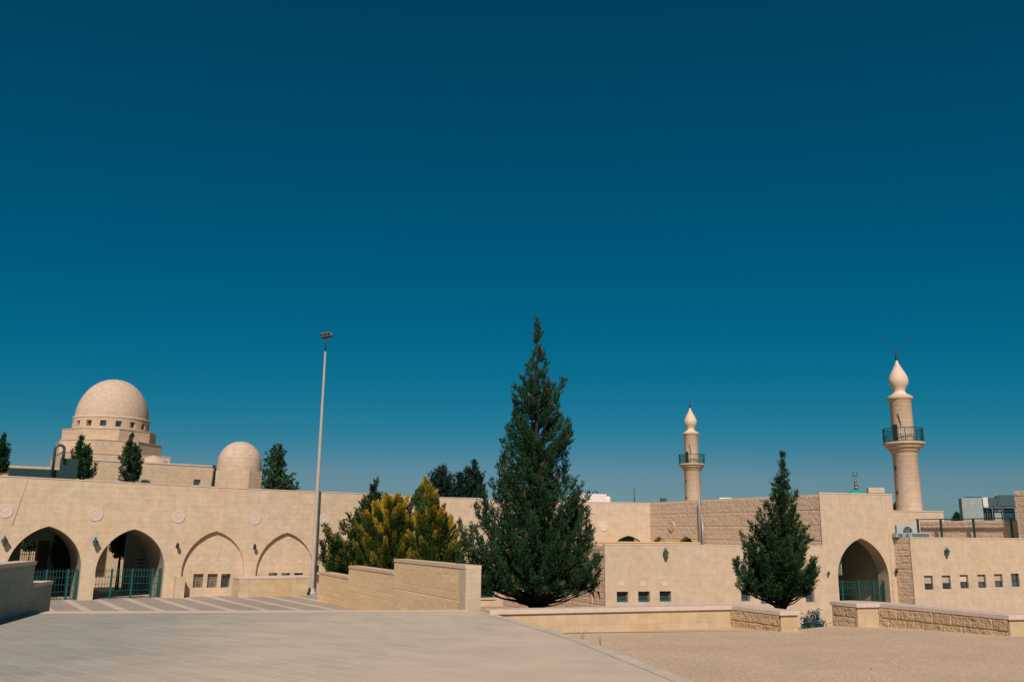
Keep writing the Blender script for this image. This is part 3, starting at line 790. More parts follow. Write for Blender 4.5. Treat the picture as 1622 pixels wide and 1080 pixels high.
# roofs
mb = MB(); mb.prism([xy(FR.pt(uM+.3, 0, .31)), xy(FR.pt(uCc, 0, .31)), xy(FK.pt(uK, 0, .01)), xy(FB.pt(-4, 0, .02)), xy(Frame(FR.pt(uM, 0), 155).pt(-12, 0, .32))], vM-.3, vM-.1); mb.build('terrace', CAP, bM)
mb = MB(); mb.prism([xy(FR.pt(uCc+.02, 0, .31)), xy(FR.pt(uPe, 0, .31)), xy(FR.pt(uPe, 0, 12)), xy(FK.pt(uK, 0, .45)), xy(FK.pt(0, 0, .45))], vBlk-.35, vBlk-.15); mb.build('roof', CAP, bM)
mb = MB(); fbox(mb, FR, uPe-.3, uPe-.002, LOWER, vBlk-.01, .3, 12); mb.build('side_wall', WALLS, bM)
# yellow ledge of the terrace parapet
FLd = FR.back(1.6); a, b_ = FLd.uv(946, 860)[0], FLd.uv(1109.5, 860)[0]; vt = FLd.uv(1030, 857.6)[1]
mb = MB(); fbox(mb, FLd, a, b_, vM-.1, vt-.07, .03, .3); fbox(mb, FLd, a-.02, b_, vt-.07, vt, 0, .33); mb.build('terrace_parapet', plain('yellow_coping', (.60, .40, .20), .85, var=.12, spec=.2), bM)
# left return wall with two slit windows
FM = Frame(FR.pt(uM, 0), 155)
sl_ = [wrect(FM, 936.5, 942, 936, 955), wrect(FM, 946, 951.2, 936, 955)]
mb = MB(); panel(mb, FM.back(.02), rect(-12, .0, LOWER-.2, vM-.02), [rect(*w) for w in sl_], .3); mb.build('return_wall', WALL2, bM)
inw = lambda U, V: np.any([(U > w[0]) & (U < w[1]) & (V > w[2]) & (V < w[3]) for w in sl_], axis=0)
rockface('rock_face', ROCK, bM, FM, -12, -.005, LOWER, vM-.01, step=.05, ch=.29, bl=.6, amp=.042, edge=.025, pill=.10, hole=inw, seed=21)
for w in sl_:
    mb = MB(); fbox(mb, FM, w[0]-.02, w[1]+.02, w[2]-.02, w[3]+.02, .25, .3); mb.build('window', GLASS, bM)

# raked upper wall and the lit wall behind, one building round the upper terrace
bU = thing('upper_building', 'upper range behind the terrace, one pale face and one darker rock-faced face with pointed arches', 'building', tuple(FK.pt(uK, LOWER)))
ka = [FK.uv(1044.8, 849), FK.uv(1087.3, 849)]
KA = [arch(q[0], vM-1.5, AW, q[1]-1.96, 1.96) for q in ka]
def inside_arch(arcs_):
    def f(U, V):
        r = np.zeros(U.shape, bool)
        for (uc, va_) in arcs_:
            h = AW/2; rise = 1.96; c = (rise*rise-h*h)/(2*h); Rr = h+c; sp_ = va_-rise
            x = np.abs(U-uc)
            r |= (x < h) & ((V < sp_) | ((x+c)**2+(V-sp_)**2 < Rr*Rr))
        return r
    return f
o = [(uK, vM-1.5)] + KA[0] + KA[1] + [(-.01, vM-1.5), (-.01, vK-.02), (uK, vK-.02)]
mb = MB(); panel(mb, FK.back(.02), o, [], .42); mb.build('raked_wall', WALL2, bU)
rockface('rock_face', ROCK, bU, FK, uK+.01, -.03, vM-.3, vK, step=.05, ch=.27, bl=.55, amp=.042, edge=.025, pill=.10, hole=inside_arch(ka), seed=31)
mb = MB(); fbox(mb, FK, uK-.02, -.02, vK+.002, vK+.05, -.02, .42); mb.build('coping', CAP, bU)
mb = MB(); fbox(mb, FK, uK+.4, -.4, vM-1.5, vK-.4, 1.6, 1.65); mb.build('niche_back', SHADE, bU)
fb_top = [(uB0, FB.uv(700, 788.3)[1]), FB.uv(760, 790.3), FB.uv(930, 795.2), (-.001, FB.uv(1029, 797.3)[1])]
wa = FB.uv(996, 848)
WA = arch(wa[0], vM-1.5, AW+.35, wa[1]-2.0, 2.0)
wv = wrect(FB, 757, 782, 905, 946); dv = wrect(FB, 810, 826.5, 932, 972)
wv = (wv[0], wv[1], wv[2], wv[3])
mb = MB(); panel(mb, FB, [(uB0, LOWER-.2), (WA[0][0], LOWER-.2)] + WA + [(WA[-1][0], LOWER-.2), (-.001, LOWER-.2)] + fb_top[::-1], [rect(*wv), rect(dv[0], dv[1], max(dv[2], LOWER), dv[3])], .35)
mb.build('facade', WALLS, bU)
mb = MB()
for i in range(3):
    (a, va_), (b_, vb_) = fb_top[i], fb_top[i+1]
    mb.prism([xy(FB.pt(a, 0, -.02)), xy(FB.pt(b_, 0, -.02)), xy(FB.pt(b_, 0, .37)), xy(FB.pt(a, 0, .37))], max(va_, vb_)+.002, max(va_, vb_)+.05)
mb.build('coping', CAP, bU)
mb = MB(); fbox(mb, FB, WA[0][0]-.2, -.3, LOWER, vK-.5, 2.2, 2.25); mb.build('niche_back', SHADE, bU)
mb = MB(); fbox(mb, FB, wv[0]-.03, wv[1]+.03, wv[2]-.03, wv[3]+.03, .2, .25); wn = mb.build('window', GLASS, bU)
mb = MB()
for k in range(1, 9): 
    u = wv[0]+(wv[1]-wv[0])*k/9; mb.tube([FB.pt(u, wv[2], .1), FB.pt(u, wv[3], .1)], .018, 5)
for k in range(1, 6):
    v = wv[2]+(wv[3]-wv[2])*k/6; mb.tube([FB.pt(wv[0], v, .1), FB.pt(wv[1], v, .1)], .014, 5)
mb.build('grille', GREEN, wn)
mb = MB(); fbox(mb, FB, wv[0]-.1, wv[1]+.1, wv[2]-.12, wv[2], -.08, .1); mb.build('window_sill', WALL2, wn)
mb = MB(); fbox(mb, FB, dv[0]-.03, dv[1]+.03, LOWER, dv[3]+.03, .2, .26); mb.build('door', GREEN, bU)
mb = MB(); mb.prism([xy(FB.pt(uB0+.1, 0, .36)), xy(FB.pt(-.02, 0, .36)), xy(FB.pt(3.5, 0, 9)), xy(FB.pt(uB0+.1, 0, 9))], vK-.5, vK-.35); mb.build('roof', CAP, bU)
for fr, px, py in ((FB, 955.6, 833.5),):
    u, v = fr.uv(px, py); mb = MB()
    mb.disc_on(fr, u, v, [(.31, .01), (.31, -.03), (.295, -.045), (.20, -.045), (.185, -.03), (.13, -.03), (.12, -.04), (0, -.045)]); mb.build('roundel', PALE, bU)
u, v = FK.uv(1065.5, 833); mb = MB()
mb.disc_on(FK, u, v, [(.33, .01), (.33, -.13), (.31, -.14), (.20, -.14), (.185, -.11), (.13, -.11), (.12, -.13), (0, -.135)]); mb.build('roundel', ROCK, bU)
for dx, top_, r in ((1111.5, 793, .075), (1115.8, 822, .06)):
    u, v = FK.uv(dx, 800); mb = MB(); vt = FK.uv(dx, top_)[1]
    mb.tube([FK.pt(u, vM-.3, -.2), FK.pt(u, vt, -.2)] + ([FK.pt(u, vt+.12, -.1)] if r > .07 else []), r, 8); mb.build('drainpipe', GREY, bU)

# right wing
FQ = Frame(FR.pt(uP2, 0), 155); uQ = FQ.uv(1445, 900)[0]
FW = Frame(FQ.pt(uQ, 0), 79)
vW = FW.uv(1530, 852.6)[1]
bW = thing('wing_building', 'low pale limestone wing at the right edge with six small blind-covered windows', 'building', tuple(FQ.pt(uQ, LOWER)))
WW = [wrect(FW, *q) for q in ((1464.3, 1478.2, 911.3, 933.5), (1492.5, 1506.3, 911, 932.5), (1520.8, 1534.2, 910, 931.3), (1549, 1562, 909.5, 930.5), (1575.5, 1588.5, 908.8, 929.5), (1602, 1615, 908, 928.7))]
mb = MB(); panel(mb, FW, rect(0, 16, LOWER-.2, vW), [rect(*w) for w in WW], .3); mb.build('facade', WALLS, bW)
mb = MB(); fbox(mb, FW, -.02, 16, vW+.002, vW+.05, -.02, .35); mb.build('coping', CAP, bW)
mb = MB(); fbox(mb, FQ, -.4, uQ-.01, LOWER-.2, vW-.02, .02, .3); mb.build('side_wall', WALL2, bW)
rockface('rock_face', ROCK, bW, FQ, -.35, uQ-.02, LOWER, vW, step=.035, ch=.33, bl=.62, amp=.042, edge=.025, pill=.10, seed=41)
mb = MB(); fbox(mb, FW, .01, 16, vW-.25, vW-.08, .3, 9); mb.build('roof', CAP, bW)
for i, w in enumerate(WW):
    mb = MB(); fbox(mb, FW, w[0]-.03, w[1]+.03, w[2]-.03, w[3]+.03, .14, .19); wn = mb.build('window', GLASS, bW)
    mid = w[2]+(w[3]-w[2])*(.42, .42, .46, .42, .45, .45)[i]; t_ = .035
    mb = MB()
    for q in ((w[0], w[1], w[2], w[2]+t_), (w[0], w[1], w[3]-t_, w[3]), (w[0], w[0]+t_, w[2]+t_, w[3]-t_), (w[1]-t_, w[1], w[2]+t_, w[3]-t_), (w[0]+t_, w[1]-t_, mid-.015, mid+.015)): fbox(mb, FW, *q, .11, .138)
    mb.build('window_frame', DARK, wn)
    if i != 5:
        mb = MB(); fbox(mb, FW, w[0]+t_, w[1]-t_, mid+.016, w[3]-t_-.002, .118, .137); mb.build('blind', BLIND if i != 2 else PALE, wn)

# terrace wall behind the wing
FTp = Frame(at(1610, 840, 50.8), 155); uT = FTp.uv(1459, 840)[0]; vT = FTp.uv(1535, 824.5)[1]
t = thing('terrace_wall', 'rock-faced wall on the roof of the right wing with green posts and a top rail', 'wall', tuple(FTp.pt(0, vW-.08)))
mb = MB(); fbox(mb, FTp, uT, .3, vW-.2, vT, .02, .35); mb.build('wall_body', WALL2, t)
rockface('rock_face', ROCK, t, FTp, uT, .3, vW-.1, vT, step=.04, ch=.25, bl=.5, amp=.042, edge=.025, pill=.10, seed=51)
for x in (1461, 1497.5, 1549.5, 1609):
    u = FTp.uv(x, 840)[0]; mb = MB(); fbox(mb, FTp, u-.045, u+.045, vW-.1, vT+.08, -.40, -.30); mb.build('post', DGREEN, t)
mb = MB(); fbox(mb, FTp, uT-.05, .1, vT+.081, vT+.135, -.40, -.30); mb.build('rail', DGREEN, t)
FTw = Frame(at(1609, 800, 50.0), 155); vtw = FTw.uv(1612, 777.5)[1]
t = thing('rock_faced_tower', 'rock-faced stone block rising at the right edge above the wing roof', 'building', tuple(FTw.pt(0, vW)))
mb = MB(); fbox(mb, FTw, 0, 6, vW-.1, vtw, .02, 2); mb.build('wall_body', WALL2, t)
rockface('rock_face', ROCK, t, FTw, 0.005, 4, vW-.05, vtw, step=.05, ch=.3, bl=.6, amp=.042, edge=.025, pill=.10, seed=61)

# lit block under the right minaret
FPl = FR.back(9.5); a, b_ = FPl.uv(1405, 820)[0], FPl.uv(1495, 820)[0]; vp = FPl.uv(1450, 810)[1]
t = thing('stone_platform', 'square pale stone base under the taller minaret', 'building', tuple(FPl.pt((a+b_)/2, LOWER)))
mb = MB(); fbox(mb, FPl, a, b_, LOWER, vp, 0, 5); mb.build('wall_body', WALLS, t)
mb = MB(); fbox(mb, FPl, a-.02, b_+.03, vp+.002, vp+.06, -.03, 5.02); mb.build('coping', CAP, t)

# roof plant at the far right
FG = FTp.back(6)
def rbox(fr, x0, x1, y0, y1, dep, d0=0):
    w = wrect(fr, x0, x1, y0, y1); return (w[0], w[1], w[2], w[3], d0, d0+dep)
FG = Frame(at(1567, 800, 64), 112)
t = thing('container_unit', 'grey panelled cabin with rusty rivets on the far right roof', 'cabin', tuple(FG.pt(-1, 2)))
q = rbox(FG, 1524.5, 1557, 788, 826, 2.4)
body = MB(); fbox(body, FG, *q)
mb = MB(); fbox(mb, FG, q[0]+.25, q[1], q[3]+.002, q[3]+.07, .2, 2); mb.build('cabin_roof', DARK, t)
for i in range(7):
    for j in range(5):
        u = q[0]+(q[1]-q[0])*(i+.5)/7; v = q[2]+(q[3]-q[2])*(j+.5)/5; fbox(body, FG, u-.025, u+.025, v-.025, v+.025, -.012, .004)
body.build('cabin_body', GPANEL, t)
q2 = rbox(FG, 1557.2, 1565, 787.5, 803.5, 2.0); mb = MB(); fbox(mb, FG, *q2); mb.build('white_panel', WHITE, t)
t = thing('roof_duct', 'dark teal ventilation duct boxes on a frame beside the grey cabin', 'duct', tuple(FG.pt(1, 2)))
for (x0, x1, y0, y1) in ((1566, 1579.5, 788, 802), (1580, 1584.2, 785, 802), (1584.4, 1611, 783.5, 801)):
    mb = MB(); fbox(mb, FG, *rbox(FG, x0, x1, y0, y1, 1.6, .1)); mb.build('duct_box', TEALP, t)
mb = MB()
for x in (1558, 1565.5, 1574, 1590.5, 1610): 
    q = rbox(FG, x, x+1.4, 801.5, 826, .08, .05); fbox(mb, FG, *q)
q = rbox(FG, 1557.5, 1612, 801.6, 803, .06, .0); fbox(mb, FG, *q); mb.build('support_frame', DARK, t)
for (x0, x1, m_) in ((1575.5, 1590, GPANEL), (1592, 1609, DGREEN), (1559, 1564.8, TEALP), (1566.5, 1573, DGREEN)):
    mb = MB(); fbox(mb, FG, *rbox(FG, x0, x1, 804, 826, .5, .4)); mb.build('plant_panel', m_, t)

# air conditioners on the wing roof
def aircon(x0, x1, y0, y1, fr, dep, label, fan):
    w = wrect(fr, x0, x1, y0, y1)
    t = thing('air_conditioner', label, 'air conditioner', tuple(fr.pt((w[0]+w[1])/2, w[2])), 'air conditioners on the wing roof')
    mb = MB(); fbox(mb, fr, w[0], w[1], w[2]+.08, w[3], 0, dep); o = mb.build('case', ACW, t)
    bv = o.modifiers.new('soft_edge', 'BEVEL'); bv.width = .02; bv.segments = 2
    for k in (.15, .85):
        mb = MB(); fbox(mb, fr, w[0]+(w[1]-w[0])*k-.05, w[0]+(w[1]-w[0])*k+.05, w[2], w[2]+.079, .05, dep-.05)
        mb.build('foot', DARK, t)
    if fan:
        u, v = w[0]+(w[1]-w[0])*.56, (w[2]+w[3])/2+.02; r = min(w[3]-w[2], w[1]-w[0])*.38; mb = MB()
        mb.disc_on(fr, u, v, [(r, -.003), (r*.95, -.02), (0, -.02)]); mb.build('fan', DARK, t)
        mb = MB()
        for k in range(1, 5):
            mb.tube([fr.pt(u+r*k/4.2*math.cos(tt), v+r*k/4.2*math.sin(tt), -.04) for tt in np.linspace(0, 2*math.pi, 25)], .01, 4)
        for k in range(6): mb.tube([fr.pt(u, v, -.04), fr.pt(u+r*math.cos(k*1.047), v+r*math.sin(k*1.047), -.04)], .01, 4)
        mb.build('fan_guard', GREY, t)
    else:
        mb = MB()
        for k in range(int((w[3]-w[2]-.1)/.05)): fbox(mb, fr, w[0]+.06, w[1]-.06, w[2]+.11+k*.05, w[2]+.13+k*.05, -.02, -.002)
        mb.build('louvres', TEALP, t)
    return t
FAC = FW.back(.55)
aircon(1420.5, 1431.5, 843.5, 853.2, FAC, .35, 'small louvred air conditioner at the left end of the wing roof', False)
aircon(1432.5, 1442, 843.5, 853.2, FAC, .35, 'small louvred air conditioner second from the left on the wing roof', False)
aircon(1443, 1473.5, 843.3, 853.2, FAC, .5, 'long low pale air conditioner on the wing roof edge', False)
aircon(1420.8, 1451, 831.5, 853, FW.back(1.5), .5, 'tall white air conditioner with a round dark fan on the wing roof', True)

# fence in the right arch
FFr = FR.back(.45)
fence(FFr, 'green bar fence in the tall pointed arch of the hall on the right', ca-AW/2+.02, ca+AW/2-.02, -1.45, FFr.uv(1363, 920.5)[1], [FFr.uv(x, 930)[0] for x in (1334, 1359.5, 1383, 1400)])

# ------------------------------------------------------------------ minarets
def balcony(mb, c, r, z0, h, n=44):
    pass
def minaret(label, ax, ay, depth, base_y, k, S, group):
    """k: metres for one pixel of the taller tower; profile heights in those pixels above the visible foot"""
    foot = at(ax, base_y, depth); c = Vector((foot.x, foot.y, 0)); z0 = foot.z
    t = thing('minaret', label, 'minaret', (c.x, c.y, LOWER), group)
    P = lambda q: [(r*k, z0+z*k) for r, z in q]
    mb = MB(); mb.lathe(c, [(20.6*k, min(LOWER, z0))] + P([(20.6, 0), (20.0, 94), (20.8, 95), (20.8, 97.5)]), 40); mb.build('lower_shaft', S, t)
    mb = MB(); mb.lathe(c, P([(20.8, 97.5), (23, 101), (24.5, 102), (25, 104.5), (28, 107.5), (29.5, 108), (30, 110.5), (33, 113), (34, 113.5), (34, 116.5), (0, 116.6)]), 40, smooth=False); mb.build('balcony', S, t)
    mb = MB(); mb.lathe(c, P([(18.0, 116.7), (17.6, 188), (20, 191), (21, 192), (21, 195.5), (18, 198)]), 40); mb.build('upper_shaft', S, t)
    mb = MB(); mb.lathe(c, P([(18, 198), (12, 201), (9.4, 205), (9.2, 207), (11.5, 212), (14.8, 217), (16.2, 223), (16, 228), (14, 234), (10.5, 241), (7, 247.5), (3.6, 254), (1.6, 260), (.9, 262)]), 40)
    mb.build('onion_cap', plain('plastered_cap_'+('a' if k > .03 else 'b'), (.66, .50, .36), .85, var=.13, scale=2.2, spec=.2), t)
    mb = MB(); mb.lathe(c, P([(.9, 261), (2.6, 263), (2.8, 265), (1.2, 267), (2.2, 268.5), (2.2, 270), (.8, 271.5), (1.5, 272.5), (.6, 274), (.6, 275)]), 12)
    f = mb.build('finial', DARK, t)
    mb = MB(); zc = z0+279.3*k
    n = 18; ro, ri, off = 4.6*k, 3.9*k, 1.3*k
    for i in range(n):                       # crescent open to the top, a flat cut plate with thickness
        a0, a1 = math.pi*(.62+1.76*i/n), math.pi*(.62+1.76*(i+1)/n)
        def cp_(a, dy):
            w = (math.sin((a/math.pi-.62)/1.76*math.pi))*1.5*k+.25*k
            o_ = Vector((ro*math.cos(a), dy, ro*math.sin(a))); i_ = Vector(((ro-w)*math.cos(a), dy, (ro-w)*math.sin(a)))
            return c+Vector((0, 0, zc))+o_, c+Vector((0, 0, zc))+i_
        q = .5*k
        (o0, i0), (o1, i1) = cp_(a0, -q), cp_(a1, -q); (O0, I0), (O1, I1) = cp_(a0, q), cp_(a1, q)
        mb.face([o0, o1, i1, i0]); mb.face([O0, I0, I1, O1]); mb.face([o0, O0, O1, o1]); mb.face([i0, i1, I1, I0])
    mb.build('crescent', DARK, f)
    # railing
    rr = 32.3*k; mb = MB(); zb = z0+116.7*k; hh = 23*k
    for zz, rd in ((zb+hh, .034), (zb+.06, .025), (zb+hh*.5, .013)):
        mb.tube([c+Vector((rr*math.cos(a), rr*math.sin(a), zz)) for a in np.linspace(0, 2*math.pi, 49)], rd*k/.045, 6, cap=False)
    for i in range(60):
        a = 2*math.pi*i/60; p = c+Vector((rr*math.cos(a), rr*math.sin(a), 0)); rd = (.014 if i % 6 else .034)*k/.045
        mb.tube([p+Vector((0, 0, zb)), p+Vector((0, 0, zb+hh))], rd, 5, cap=False)
    for i in range(10):
        a = 2*math.pi*(i+.5)/10; aa = np.linspace(-.27, .27, 7)
        mb.tube([c+Vector((rr*math.cos(a+d), rr*math.sin(a+d), zb+hh*(.12+.38*math.cos(d/.27*1.5)))) for d in aa], .018*k/.045, 4, cap=False)
    mb.build('railing', GREEN, t)
    # door, slit windows: recess-dark leaves set in the shaft, facing left of the camera
    to = math.atan2(-c.y, -c.x)
    def plate(name, dang, zlo, zhi, wid, R0, m_):
        a = to-dang; rad = Vector((math.cos(a), math.sin(a), 0)); tn = Vector((-math.sin(a), math.cos(a), 0)); mb = MB()
        mb.box(c+rad*(R0*k-.22)-tn*wid*k/2+Vector((0, 0, z0+zlo*k)), tn*wid*k, rad*.25, Vector((0, 0, (zhi-zlo)*k))); return mb.build(name, m_, t)
    plate('door', .72, 117, 147, 9, 17.6, DARK)
    for zz in (28, 69): plate('slit_window', .95, zz, zz+6.5, 3.6, 19.9, DARK)
    a = to-.25; p = c+Vector((math.cos(a), math.sin(a), 0))*19*k
    mb = MB(); mb.tube([p+Vector((-.9*k, 0, z0+165*k)), p+Vector((3*k, 0, z0+143*k))], .9*k, 6); mb.build('lightning_strap', DARK, t)
    return t
k1_ = 62/1419*.94
minaret('taller sandstone minaret with a green balcony rail rising behind the hall on the right', 1441, 810, 62, 810, k1_, stone('minaret_limestone', (.66, .48, .34), (.62, .445, .31), (.55, .39, .265), (.64, .45, .27), bw=.5, bh=.28, bump=.4, stain_amt=.6, msize=.016), 'minarets')
minaret('smaller, farther sandstone minaret with a green balcony rail above the middle of the roofs', 1098.5, 808, 97, 808, 97/1419*.635*.99, MATS['minaret_limestone'], 'minarets')

# green dome with finial beyond the hall
c = at(1357, 788, 80); c0_ = Vector((c.x, c.y, 0)); k = 80/1419
t = thing('green_dome', 'small green dome with a banded gold finial beyond the hall roof', 'dome', (c.x, c.y, LOWER))
mb = MB(); mb.lathe(c0_, [(1.2, LOWER), (1.2, c.z-.2)], 24); mb.build('dome_drum', WALLS, t)
mb = MB(); mb.lathe(c0_, [(1.25, c.z-.2), (1.15, c.z+.1), (.9, c.z+.4), (.5, c.z+.62), (0, c.z+.75)], 24); mb.build('dome_shell', plain('dome_paint', (.03, .30, .25), .4, var=.1), t)
mb = MB(); z = c.z+.7
mb.lathe(c0_, [(.12, z), (.2, z+.12), (.2, z+.2), (.07, z+.3), (.17, z+.42), (.17, z+.5), (.06, z+.6), (.14, z+.72), (.14, z+.78), (.05, z+.88), (.1, z+.98), (.04, z+1.08), (.03, z+1.2)], 12)
f = mb.build('finial', plain('dull_gold', (.22, .16, .07), .45, metal=.6), t)
mb = MB(); mb.tube([c0_+Vector((.2*math.cos(a), 0, z+1.38+.2*math.sin(a))) for a in np.linspace(math.pi*.65, math.pi*2.35, 14)], .035, 6); mb.build('crescent', DARK, f)

# ------------------------------------------------------------------ left domes
def oct_prism(mb, c, R, z0, z1, phase, n=8, topz=True):
    mb.prism([(c.x+R*math.cos(phase+2*math.pi*i/n), c.y+R*math.sin(phase+2*math.pi*i/n)) for i in range(n)], z0, z1)
D = 80.0; spc = at(177.5, 665, D); c = Vector((spc.x, spc.y, 0)); zs = spc.z; to = math.atan2(-c.y, -c.x)
F2 = FA.back(17)
t = thing('domed_mosque', 'big sandstone dome on a windowed drum and stepped octagons behind the arcade', 'mosque', (c.x, c.y, COURT))
RD = 3.12
mb = MB(); prof = []
for i in range(19):
    a = i/18*math.pi/2; prof.append((RD*math.cos(a)**.96 if i < 18 else 0, zs+3.72*math.sin(a)**1.02))
mb.lathe(c, prof, 56); mb.build('dome', DOME, t)
mb = MB(); mb.lathe(c, [(RD+.14, zs-.12), (RD+.14, zs+.03), (RD-.02, zs+.08)], 56); mb.build('dome_ring', DOME, t)
mb = MB(); RW = RD+.10; zb = zs-1.22
nW = 16; hw = .20
for i in range(nW):                                  # drum wall pieces between and round the windows
    ac = to+R_(-1.1)+2*math.pi*(i+.5)/nW; st_ = 2*math.pi/nW
    def strip(a0, a1, za, zb_, n=3):
        for j in range(n):
            b0, b1 = a0+(a1-a0)*j/n, a0+(a1-a0)*(j+1)/n
            q = lambda a, z: c+Vector((RW*math.cos(a), RW*math.sin(a), z))
            mb.face([q(b0, za), q(b1, za), q(b1, zb_), q(b0, zb_)], [(b0*RW, za), (b1*RW, za), (b1*RW, zb_), (b0*RW, zb_)])
    wa_ = .26/RW
    strip(ac-st_/2, ac-wa_, zb, zs-.12); strip(ac+wa_, ac+st_/2, zb, zs-.12)
    strip(ac-wa_, ac+wa_, zb, zs-.92, 2); strip(ac-wa_, ac+wa_, zs-.40, zs-.12, 2)
    for a_ in (ac-wa_, ac+wa_):
        q = lambda r, z: c+Vector((r*math.cos(a_), r*math.sin(a_), z)); mb.face([q(RW, zs-.92), q(RW-.4, zs-.92), q(RW-.4, zs-.40), q(RW, zs-.40)])
    for z in (zs-.92, zs-.40):
        q = lambda r, a: c+Vector((r*math.cos(a), r*math.sin(a), z)); mb.face([q(RW, ac-wa_), q(RW, ac+wa_), q(RW-.4, ac+wa_), q(RW-.4, ac-wa_)])
mb.build('drum', WALL2, t)
for i in range(nW):
    ac = to+R_(-1.1)+2*math.pi*(i+.5)/nW
    if math.cos(ac-to) < -.1: continue
    rad = Vector((math.cos(ac), math.sin(ac), 0)); tn = Vector((-math.sin(ac), math.cos(ac), 0)); mb = MB()
    mb.box(c+rad*(RW-.42)-tn*.3+Vector((0, 0, zs-.94)), tn*.6, rad*.05, Vector((0, 0, .56))); mb.build('window', GLASS, t)
z1_ = zs-1.22; z2_ = z1_-1.06; z3_ = z2_-1.2; z4_ = z3_-.5
mb = MB(); oct_prism(mb, c, 3.98, z2_, z1_, to+R_(9.6)); mb.build('upper_octagon', WALL2, t)
mb = MB(); oct_prism(mb, c, 4.03, z1_+.002, z1_+.07, to+R_(9.6)); mb.build('octagon_coping', DOME, t)
mb = MB(); oct_prism(mb, c, 4.55, z3_, z2_, to+R_(-14.5)); mb.build('lower_octagon', WALL2, t)
mb = MB(); oct_prism(mb, c, 4.60, z2_+.002, z2_+.06, to+R_(-14.5)); mb.build('octagon_coping', DOME, t)
def P2(px, py, dep): return at(px, py, dep)
for (px, py, dep, r) in ((117, 702, 77.6, .62), (154, 703, 76.6, .62), (243, 729, 76.2, .95)):
    q = at(px, py, dep); mb = MB(); mb.lathe(Vector((q.x, q.y, 0)), [(r*1.25, q.z-.9), (r*1.2, q.z-.12), (r, q.z+.02), (r*.7, q.z+.2), (r*.36, q.z+.36), (0, q.z+.44)], 20); mb.build('squinch_dome', DOME, t)
b0 = 57
fx = Frame((c.x, c.y), 57)
mb = MB(); mb.prism([xy(fx.pt(-4.2, 0, -4.3)), xy(fx.pt(4.5, 0, -4.3)), xy(fx.pt(4.5, 0, 4.3)), xy(fx.pt(-4.2, 0, 4.3))], COURT-.1, z3_); mb.build('square_base', WALL2, t)
mb = MB(); mb.prism([xy(fx.pt(-4.24, 0, -4.34)), xy(fx.pt(4.54, 0, -4.34)), xy(fx.pt(4.54, 0, 4.34)), xy(fx.pt(-4.24, 0, 4.34))], z3_+.002, z3_+.07); mb.build('base_coping', DOME, t)

# lower range in front of the big dome
t = thing('rear_building', 'long pale stone range below the big dome, with one small square window', 'building', tuple(F2.pt(0, COURT)))
o = [(F2.uv(60, 800)[0]-8, COURT-.2), (F2.uv(344, 800)[0], COURT-.2), F2.uv(344, 739.8), F2.uv(225, 733.2), F2.uv(140, 728.8), (F2.uv(112, 726)[0], F2.uv(120, 727.8)[1]), (F2.uv(112, 726)[0], F2.uv(100, 752)[1]), (F2.uv(60, 800)[0]-8, F2.uv(60, 752)[1])]
w = wrect(F2, 306.5, 317.5, 759, 768)
mb = MB(); panel(mb, F2, o, [rect(*w)], .4); fbox(mb, F2, o[0][0], o[1][0], COURT, o[2][1]-.3, 3, 3.3); mb.build('facade', WALL2, t)
mb = MB(); fbox(mb, F2, w[0]-.02, w[1]+.02, w[2]-.02, w[3]+.02, .3, .34); mb.build('window', GLASS, t)
mb = MB()
for a, b_ in ((o[3], o[2]), (o[4], o[3]), (o[5], o[4])):
    mb.face([F2.pt(a[0], a[1], -.04), F2.pt(b_[0], b_[1], -.04), F2.pt(b_[0], b_[1]+.09, -.04), F2.pt(a[0], a[1]+.09, -.04)])
    mb.face([F2.pt(a[0], a[1]+.09, -.04), F2.pt(b_[0], b_[1]+.09, -.04), F2.pt(b_[0], b_[1]+.09, .5), F2.pt(a[0], a[1]+.09, .5)])
mb.build('coping', CAP, t)
u = F2.uv(336.5, 750)[0]; vt = F2.uv(341, 740)[1]
mb = MB(); mb.tube([F2.pt(u+.05, vt+.05, .1), F2.pt(u+.05, vt+.05, -.35), F2.pt(u+.05, vt-.3, -.35), F2.pt(u, vt-1.2, -.3), F2.pt(u-.05, vt-3, -.3)], .10, 8); mb.build('drainpipe', DARK, t)

# wall with its shade painted in as dark green, and a bent vent pipe on the arcade roof
FD = FA.back(7.5)
t = thing('shade_toned_roof_wall', 'wall on the arcade roof left of the dome, its shade painted in as dark green', 'screen', tuple(FD.pt(FD.uv(60, 750)[0], 4)))
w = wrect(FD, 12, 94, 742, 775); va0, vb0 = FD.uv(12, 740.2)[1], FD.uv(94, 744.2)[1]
mb = MB(); mb.prism([xy(FD.pt(w[0], 0)), xy(FD.pt(w[1], 0)), xy(FD.pt(w[1], 0, .15)), xy(FD.pt(w[0], 0, .15))], 3.6, (va0+vb0)/2); mb.build('low_wall_part', DGREEN, t)
w = wrect(FD, 94.2, 122, 725, 775); mb = MB(); fbox(mb, FD, w[0], w[1], 3.6, FD.uv(105, 726)[1], -.02, .3); mb.build('tall_wall_part', DGREEN, t)
q = FD.uv(83, 742); q2 = FD.uv(99.5, 725); r = (q2[0]-q[0])/2; vtop = FD.uv(91, 705)[1]
t = thing('vent_pipe', 'dark bent vent pipe arching over the dark roof wall near the big dome', 'pipe', tuple(FD.pt(q[0], q[1], -.2)))
mb = MB(); pts = [FD.pt(q[0], q[1]-.4, -.2), FD.pt(q[0], vtop-r, -.2)] + [FD.pt(q[0]+r-r*math.cos(a), vtop-r+r*math.sin(a), -.2) for a in np.linspace(.2, math.pi, 10)] + [FD.pt(q2[0], q2[1]-.1, -.2)]
mb.tube(pts, .075, 10); mb.build('pipe', plain('blue_steel', (.03, .07, .085), .4, var=.15), t)

